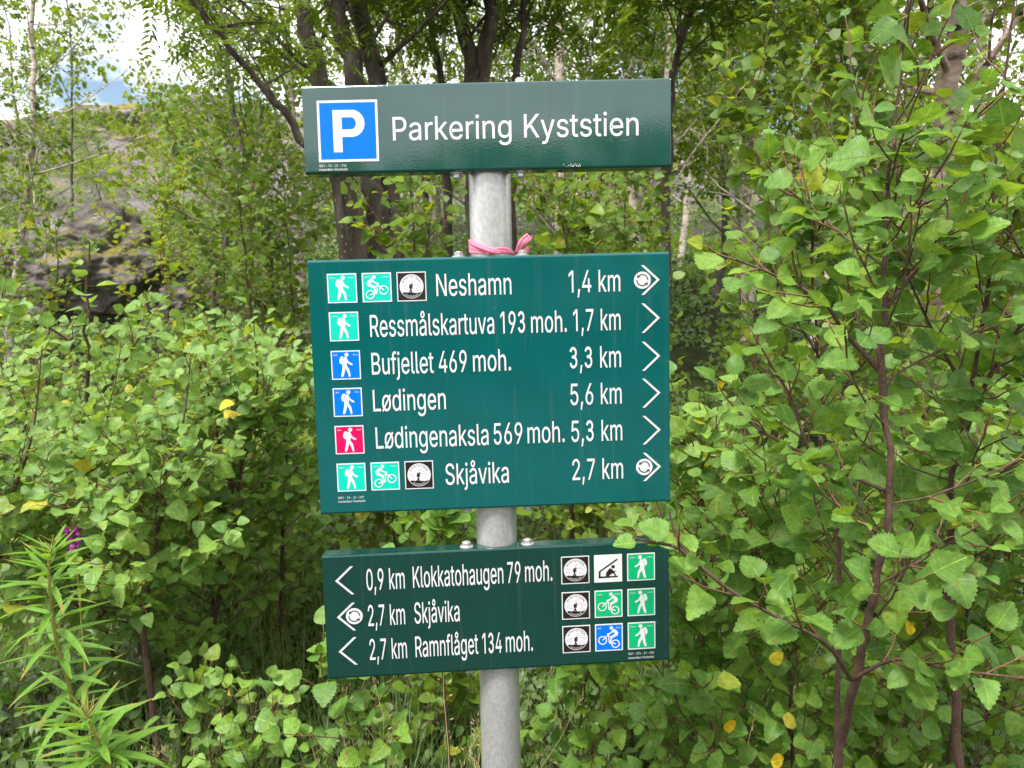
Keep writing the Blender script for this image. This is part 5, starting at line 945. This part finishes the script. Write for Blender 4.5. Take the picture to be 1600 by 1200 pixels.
# ------------------------------------------------------------------ trees
def pxtree(name, label, cat, base, trunks, **kw):
    b = gp(*base); return tree_obj(name, label, cat, b, tree_meshes(trunk=[px_trunk(t, b) for t in trunks], **kw))
clear_view = lambda b, y0: (lambda p: (p+b)[1] > y0)
FRONT = lambda y0: (lambda p, b=[None]: p[1] > -.12 or p[2] > 2.6+.4*p[1])
RW = dict(lmat='leaf_rowan', bark='bark_dark', leaf='rowan')
b = gp(590, 640, 4.4)
pxtree('rowan_tree', 'many-stemmed rowan with thick dark trunks rising behind the left half of the top panel', 'rowan tree', (590, 640, 4.4),
       [[(592, 400, 4.4), (575, 250, 4.4), (548, 110, 4.4), (525, -60, 4.4), (505, -250, 4.3)], [(612, 390, 4.5), (600, 250, 4.5), (583, 110, 4.5), (556, -60, 4.5), (560, -260, 4.5)]], seed=201, keep=FRONT(4.2), taper=.45, r0=.074, limbs=10, ll=1.4, ls=.05, t0=.52, per=6, sub=5, twg=4, **RW)
pxtree('rowan_tree', 'slim rowan trunk leaning left just beside the top left panel corner', 'rowan tree', (575, 620, 4.25),
       [[(560, 400, 4.2), (520, 220, 4.15), (497, 100, 4.1), (465, -40, 4.0), (450, -220, 3.9)]], seed=202, keep=FRONT(4.2), taper=.4, r0=.058, limbs=7, ll=1.2, ls=.05, t0=.5, per=5, sub=5, twg=4, **RW)
pxtree('rowan_tree', 'long thin rowan stem arching up to the left across the sky', 'rowan tree', (560, 560, 3.9),
       [[(530, 330, 3.8), (470, 215, 3.7), (420, 150, 3.6), (360, 75, 3.5), (305, 10, 3.4), (270, -60, 3.3)]], seed=203, r0=.026, limbs=8, ll=.75, ls=.048, t0=.42, per=5, sub=4, twg=3, **RW)
pxtree('rowan_tree', 'forked dark rowan trunk rising behind the middle of the top panel', 'rowan tree', (750, 620, 5.2),
       [[(742, 300, 5.2), (738, 120, 5.2), (718, 0, 5.2), (705, -150, 5.2)], [(745, 320, 5.2), (752, 110, 5.2), (772, 0, 5.1), (790, -160, 5.0)]], seed=204, keep=FRONT(5.0), taper=.4, r0=.066, limbs=11, ll=1.4, ls=.05, t0=.55, per=6, sub=5, twg=4, **RW)
pxtree('rowan_tree', 'thin dark rowan stem left of the forked trunk', 'rowan tree', (700, 600, 5.6), [[(698, 330, 5.6), (690, 130, 5.5), (664, 0, 5.4), (650, -120, 5.4)]], seed=205, keep=FRONT(5.4), r0=.04, limbs=10, ll=1.2, ls=.05, t0=.55, per=6, sub=5, twg=4, **RW)
pxtree('rowan_tree', 'dark rowan stem right of the forked trunk', 'rowan tree', (800, 600, 5.4), [[(800, 300, 5.4), (808, 110, 5.3), (822, 0, 5.2), (835, -130, 5.2)]], seed=206, keep=FRONT(5.2), r0=.04, limbs=10, ll=1.2, ls=.05, t0=.55, per=6, sub=5, twg=4, **RW)
pxtree('rowan_tree', 'crooked dark rowan beside the right end of the top panel with feathery leaves', 'rowan tree', (1040, 620, 3.9),
       [[(1040, 370, 3.9), (1044, 220, 3.85), (1052, 120, 3.8), (1068, 60, 3.7), (1100, -60, 3.5), (1120, -180, 3.3)]], seed=207, r0=.028, limbs=15, ll=1.1, ls=.05, t0=.5, per=9, sub=5, twg=4, **RW)
BK = dict(bark='bark_birch')
pxtree('birch_tree', 'thick peeling white birch trunk at the upper right behind the saplings', 'birch tree', (1415, 900, 2.9),
       [[(1425, 790, 2.85), (1452, 500, 2.75), (1480, 200, 2.7), (1493, 0, 2.65), (1500, -220, 2.6)]], seed=211, r0=.072, limbs=12, ll=1.3, lmat='leaf_mid', ls=.045, t0=.6, per=9, sub=5, twg=4, bark='bark_peel')
pxtree('birch_tree', 'thin pale birch trunk with sparse leaves against the sky at far left', 'birch tree', (5, 560, 6.2),
       [[(18, 480, 6.2), (40, 300, 6.1), (52, 180, 6.0), (50, 60, 6.0), (58, -100, 6.0), (60, -300, 6.0)]], seed=212, r0=.032, limbs=17, ll=1.15, lmat='leaf_far', ls=.045, t0=.3, per=5, sub=4, twg=3, elev=(5, 35), **BK)
pxtree('birch_tree', 'slender young birch behind the thin pale trunk at left', 'birch tree', (105, 500, 8.5), [[(112, 300, 8.5), (112, 180, 8.4), (110, 60, 8.4), (100, -40, 8.4)]], seed=213, r0=.018, limbs=16, ll=.9, lmat='leaf_far', ls=.045, t0=.3, per=5, sub=4, twg=3, bark='bark_grey')
pxtree('birch_tree', 'lime green young birch on the slope left of the rowans', 'birch tree', (270, 400, 9.5), [[(275, 330, 9.5), (268, 250, 9.5), (255, 180, 9.5)]], seed=214, r0=.03, limbs=18, ll=.9, lmat='leaf_lime', ls=.05, t0=.15, per=7, sub=4, twg=3, **BK)
pxtree('birch_tree', 'leafy birch at the left picture edge half cut off by the frame', 'birch tree', (-60, 520, 6.0), [[(-50, 380, 6.0), (-40, 250, 6.0), (-45, 100, 6.0)]], seed=215, r0=.035, limbs=18, ll=1.1, lmat='leaf_mid', ls=.045, t0=.15, per=8, sub=4, twg=4, **BK)
pxtree('birch_tree', 'white birch stem standing just right of the gap between the top and middle panels', 'birch tree', (1030, 480, 5.6), [[(1033, 380, 5.6), (1036, 310, 5.6), (1040, 150, 5.6), (1048, -40, 5.6)]], seed=216, r0=.042, limbs=14, ll=1.2, lmat='leaf_far', ls=.045, t0=.5, per=9, sub=5, twg=4, **BK)
pxtree('birch_tree', 'pair of crossing pale birch stems in the shade right of the middle panel', 'birch tree', (1165, 470, 7.0), [[(1163, 370, 7.0), (1160, 300, 7.0), (1158, 200, 7.0), (1150, 60, 7.0)], [(1180, 390, 7.0), (1170, 330, 7.0), (1172, 240, 7.0), (1185, 120, 7.0)]], seed=217, r0=.035, limbs=14, ll=1.2, lmat='leaf_far', ls=.045, t0=.45, per=8, sub=5, twg=4, **BK)
# woodland behind: four kinds, copied
FG = 'woodland birches behind the sign'
kinds = []
for k, (mt, bk, H, r_, lm, ll, per) in enumerate([('leaf_far', 'bark_birch', 6.5, .06, 22, 1.8, 9), ('leaf_far', 'bark_grey', 5.4, .05, 22, 1.7, 9), ('leaf_mid', 'bark_dark', 4.6, .045, 22, 1.6, 9), ('leaf_far', 'bark_birch', 7.5, .07, 22, 1.9, 9)]):
    rg = np.random.default_rng(300+k); p = [np.array([0, 0, -.2])]
    for _ in range(5): p.append(p[-1]+np.array([rg.normal(0, .14), rg.normal(0, .14), (H+.2)/5]))
    kinds.append(tree_meshes(300+k, [p], r_, lm, ll, mt, bk, ls=.052, t0=.16, per=per, sub=6, twg=4, spread=.16))
protos = {}
wood = [  # pixel column, distance, kind, scale, label
 (480, 8.0, 0, 1.0, 'white-barked birch standing behind the leaning rowan trunk left of the top panel'),
 (640, 8.5, 1, .85, 'grey-barked tree filling the gap between the two rowan clumps'),
 (860, 7.0, 0, 1.05, 'white-barked birch right of the dark rowan stems behind the top panel'),
 (935, 8.2, 2, 1.1, 'dark-barked tree behind the right half of the top panel'),
 (1010, 7.6, 3, .9, 'tall birch rising beyond the top right corner of the top panel'),
 (1110, 8.6, 1, 1.05, 'grey-barked tree above the blue sky gap right of the top panel'),
 (1265, 6.2, 0, .95, 'birch behind the tall sapling with a sky gap on its left'),
 (1350, 7.0, 2, 1.1, 'dark-barked tree between the sky gap and the peeling birch trunk'),
 (1450, 5.4, 1, 1.0, 'grey-barked tree directly behind the peeling birch trunk'),
 (1560, 6.0, 3, .85, 'tall birch at the right picture edge behind the peeling trunk'),
 (1640, 5.0, 0, .9, 'birch mostly outside the right picture edge'),
 (410, 6.4, 2, .75, 'short dark-barked tree under the arching rowan stem'),
 (330, 7.5, 1, .62, 'small grey-barked tree left of the dark shrub thicket'),
 (760, 9.5, 3, .9, 'tall birch far behind the forked rowan trunk'),
 (700, 11.0, 1, 1.1, 'far grey-barked tree showing low between the top two panels left of the pole'),
 (880, 11.5, 2, 1.2, 'far dark-barked tree showing between the top two panels right of the pole'),
 (1060, 11.5, 0, .9, 'far birch on the slope beyond the crooked rowan'),
 (1230, 12.5, 2, .9, 'far dark tree at the foot of the hill right of the sky gap'),
 (1400, 10.5, 3, .9, 'far tall birch behind the right saplings'),
 (1150, 14.0, 1, .8, 'distant grey-barked tree on the hill slope right of the panels'),
 (560, 12.0, 0, .95, 'distant birch behind the left rowan trunks'),
 (165, 13.5, 2, .42, 'small round tree on the hill slope at left'),
 (20, 9.0, 1, .62, 'small leafy tree at the left edge below the skyline')]
for i, (u, y, k, s, lb) in enumerate(wood):
    b = gp(u, 480, y)
    if k not in protos: protos[k] = tree_obj('woodland_tree', lb, 'tree', b, kinds[k], FG, i*1.3, s)
    else: copy_thing(protos[k], b, i*1.3, s, lb)
# the wood on the far side of the parking area, mirrored in the glossy panels: one far-off mass
def far_wood():
    rg = np.random.default_rng(77); lf = Leaves(78)
    for _ in range(34000):
        x = rg.uniform(-26, 26); y = -14-4.5*rg.random(); top = 5.35+.13*max(-6, min(6, x))+.55*mnoise.fractal(Vector((x*.55, 0, 5.5)), 1, 2, 3)-.5*abs(y+15.5)/3
        z = top*rg.random()**.8
        lf.add((x, y, z), rvec(rg), rvec(rg), .30*rg.uniform(.6, 1.3), .8)
    mb = MB(); lf.put(mb, 'far'); tag(mb.build('far_wood', M['leaf_mid']), 'wood on the far side of the gravel parking area', kind='stuff')
far_wood()

# ------------------------------------------------------------------ fireweed, flowers, grasses
def fireweed(label, pts, ll, seed, n, flower=False):
    rg = np.random.default_rng(seed); P = np.array([at(*q) for q in pts]); gz = tz(P[0][0], P[0][1]); base = np.array([P[0][0], P[0][1], gz])
    if P[0][2] > gz: P = np.vstack([base+[0, 0, -.03], P])
    root = empty('fireweed', base); tag(root, label, 'fireweed')
    st = MB(); S = crom(P, 30); tube(st, S, np.linspace(.0038, .0012, 30), 8, 0); st.build('stem', M['twig_green'], root, off=base)
    lf = Leaves(seed); a = 0
    for i in range(n):
        t = .12+.80*i/n; x = t*29; j = int(x); p = S[j]+(S[j+1]-S[j])*(x-j); ax = unit(S[j+1]-S[j]); a += 2.4
        h = unit(np.cross(ax, rvec(rg))); h = unit(math.cos(a)*np.array([1, 0, 0])+math.sin(a)*np.array([0, 1, 0]))
        d = unit(h*.95+UPV*(.15+.75*max(0, t-.55)*1.6)); L_ = ll*(1.05-.55*max(0, (t-.5)*2)**1.4)*rg.uniform(.8, 1.1)
        lf.add(p+d*.002, d, unit(UPV+rvec(rg)*.35-h*.1), L_, .125, rg.uniform(.3, .9), (1.0 if rg.random() < .34 else 0))
    mb = MB(); lf.put(mb, 'willow', bend=.30, fold=.5); mb.build('leaves', M['fireweed'], root, off=base)
    bu = MB()
    for i in range(14):
        t = .80+.2*i/14; x = t*28.9; j = int(x); p = S[j]; h = unit(rvec(rg)*np.array([1, 1, .2])+UPV*.9)
        tube(bu, [p, p+h*.012, p+h*.03], [.0006, .0009, .0004], 4, 0, False)
    bu.build('seed_pod', M['twig_green'], root, off=base)
    if flower:
        fl = Leaves(seed+1)
        for i in range(22):
            x = (.72+.27*rg.random())*29; j = min(int(x), 28); c = S[j]+rvec(rg)*.012
            for k in range(4): fl.add(c, rvec(rg), rvec(rg), .013, .75)
        mb = MB(); fl.put(mb, 'mid'); mb.build('flower', M['magenta'], root, off=base)
M['twig_green'] = noise_mat('fireweed_stem', [(.3, (.20, .15, .04)), (.7, (.32, .30, .08))], 30, rough=.5)
fireweed('fireweed stalk with a bare tip at lower left, taller of the two near ones', [(125, 1230, 1.12), (112, 1092, 1.08), (88, 1000, 1.06), (78, 920, 1.05), (77, 870, 1.05), (90, 845, 1.05)], .084, 71, 74)
fireweed('shorter fireweed stalk with red-tipped leaves at the bottom left', [(176, 1260, 1.0), (166, 1190, .99), (145, 1140, .98), (128, 1105, .97)], .086, 72, 48)
fireweed('flowering fireweed with magenta petals behind the left birch bushes', [(130, 1000, 1.9), (122, 900, 1.88), (117, 850, 1.87), (112, 815, 1.86)], .07, 73, 24, True)

def grass(name, label, n, region, hh, seed, mt='grass', w_=.0028, kind='stuff', keep=None):
    rg = np.random.default_rng(seed); mb = MB()
    x = rg.uniform(region[0], region[1], n); y = rg.uniform(region[2], region[3], n)
    V = []; T = []
    cl = rg.uniform(-.5, .5, (n, 2))
    for i in range(n):
        if keep is not None and not keep(x[i], y[i]): continue
        z = tz(x[i], y[i]); h = hh*rg.uniform(.45, 1.2); a = rg.uniform(0, 6.3); d = np.array([math.cos(a), math.sin(a), 0]); s = np.array([-d[1], d[0], 0]); b = rg.uniform(.15, .95); ww = w_*rg.uniform(.6, 1.2)
        p0 = np.array([x[i], y[i], z-.01])
        for t in (0, .35, .7, 1.0):
            c = p0+UPV*h*(t-.28*b*t*t)+d*h*b*t*t*.8
            V += [c-s*ww*(1-t*.95), c+s*ww*(1-t*.95)]
        q = rg.beta(2, 2); yl = rg.random(); T += [(q, (.9 if yl < .12 else .1*yl), 0, 1)]*8
    m = len(V)//8; o = np.arange(m)[:, None]*8; f = np.concatenate([o+np.array([2*k, 2*k+1, 2*k+3, 2*k+2])[None] for k in range(3)])
    mb.add(np.array(V), f, 0, tint=np.array(T), lv=np.zeros((len(V), 3)))
    return tag(mb.build(name, M[mt]), label, kind=kind)
grass('grass', 'long green grass under the birch bushes and round the pole', 15000, (-2.2, 1.2, 1.15, 3.6), .34, 81)
def dry(label, u, v, y, h0, seed):
    rg = np.random.default_rng(seed); b = gp(u, v, y); root = empty('dry_grass', b); tag(root, label, 'dry grass', 'dry seed heads of grass')
    st = MB(); lf = Leaves(seed)
    for k in range(5):
        a = rg.uniform(0, 6.3); d = np.array([math.cos(a), math.sin(a), 0]); h = h0*rg.uniform(.82, 1.08); P = np.array([b+d*.02+UPV*h*t+d*.2*t*t*rg.uniform(.5, 1.2) for t in np.linspace(0, 1, 9)]); tube(st, P, np.linspace(.0011, .0006, 9), 4, 0, False)
        for i in range(26):
            t = .72+.28*i/26; x = t*8; j = min(int(x), 7); p = P[j]+(P[j+1]-P[j])*(x-j); q = p+unit(rvec(rg)+UPV*.4)*.022*(1.4-t)
            lf.add(q, unit(q-p+UPV*.01), rvec(rg), .011, .25)
    st.build('stem', M['straw_stem'], root, off=b); mb = MB(); lf.put(mb, 'far'); mb.build('seed_head', M['straw'], root, off=b)
M['straw_stem'] = plain('straw_stalk', (.45, .34, .16), .6)
for i, (u, v, y, h0, lb) in enumerate([(650, 1260, 1.42, .74, 'dry straw-coloured grass seed heads left of the pole foot'), (715, 1230, 1.40, .70, 'thin dry grass stalk close beside the pole'), (1090, 1260, 1.3, .70, 'dry grass heads at the bottom edge right of the pole'), (1245, 1270, 1.0, .86, 'dry bent grass stalks under the near birch sapling'), (285, 1120, 2.0, .42, 'pale dry grass blade tuft before the dark birch trunks')]): dry(lb, u, v, y, h0, 90+i)

# woodland floor: bilberry and seedlings, uncountable
def cover():
    rg = np.random.default_rng(99); lf = Leaves(98)
    n = 50000; y = 1.7+(17-1.7)*rg.random(n)**1.5; x = (rg.random(n)-.5)*(2.4+1.75*y)+.03*y
    for a, b in zip(x, y):
        d_ = mnoise.noise(Vector((a*1.1, b*1.1, 1.3)))
        if d_ < -.36: continue
        h = (.05+.28*max(0, d_+.36))*rg.random()**.6; s = .028*(1+.11*b)
        for _ in range(2):
            p = (a+rg.normal(0, .05), b+rg.normal(0, .05), 0); lf.add((p[0], p[1], tz(p[0], p[1])+h), unit(rvec(rg)+np.array([0, -.3, .1])), unit(UPV*1.1+rvec(rg)*.6+np.array([0, -.35, 0])), s*rg.uniform(.6, 1.3), rg.uniform(.55, .8), None, .9 if rg.random() < .004 else 0)
    mb = MB(); lf.put(mb, 'far'); tag(mb.build('ground_cover', M['cover']), 'bilberry and seedlings covering the woodland floor', kind='stuff')
cover()
# scrub on the hill slope
def scrub():
    rg = np.random.default_rng(123); lf = Leaves(124)
    for _ in range(1500):
        y = rg.uniform(10, 40); x = rg.uniform(-.75, .8)*y; 
        if mnoise.noise(Vector((x*.25, y*.25, 9.1))) < -.02: continue
        z = tz(x, y); r = rg.uniform(.25, .7); 
        for _ in range(70):
            q = rvec(rg)*r*rg.random()**.4; q[2] = abs(q[2])*.75
            lf.add((x+q[0], y+q[1], z+q[2]), rvec(rg), unit(UPV+rvec(rg)), .10*rg.uniform(.6, 1.3), .7)
    mb = MB(); lf.put(mb, 'far'); tag(mb.build('hill_scrub', M['leaf_far']), 'low heath and scrub growing over the rocky hill', kind='stuff')
scrub()
# fallen and turned leaves glowing yellow among the green
def yellow():
    rg = np.random.default_rng(55)
    spots = [(290, 535, 2.9), (298, 543, 2.9), (320, 592, 2.7), (363, 627, 2.4), (350, 652, 2.4), (1223, 1122, 1.25), (1204, 1190, 1.2), (1140, 1125, 1.35), (1415, 975, 1.1), (357, 1078, 2.1), (1205, 1036, 1.35)]
    for i, q in enumerate(spots):
        q = (q[0], q[1], q[2]*.76 if q[0] < 480 else max(.95, q[2]-.2)); p = at(*q); lf = Leaves(500+i); lf.add((0, 0, 0), unit(rvec(rg)+np.array([0, 0, -.5])), unit(np.array([.1, -1, .5])+rvec(rg)*.4), .026 if q[2] < 1.6 else .034, .85, None, .9*rg.random()**2)
        mb = MB(); lf.put(mb, 'near'); o = mb.build('yellow_leaf', M['leaf_yellow']); o.location = tuple(p)
        side = 'left' if q[0] < 480 else 'right'
        tag(o, 'turned yellow birch leaf caught among the green leaves on the %s side' % side, 'leaf', 'yellow leaves on the %s' % side)
yellow()
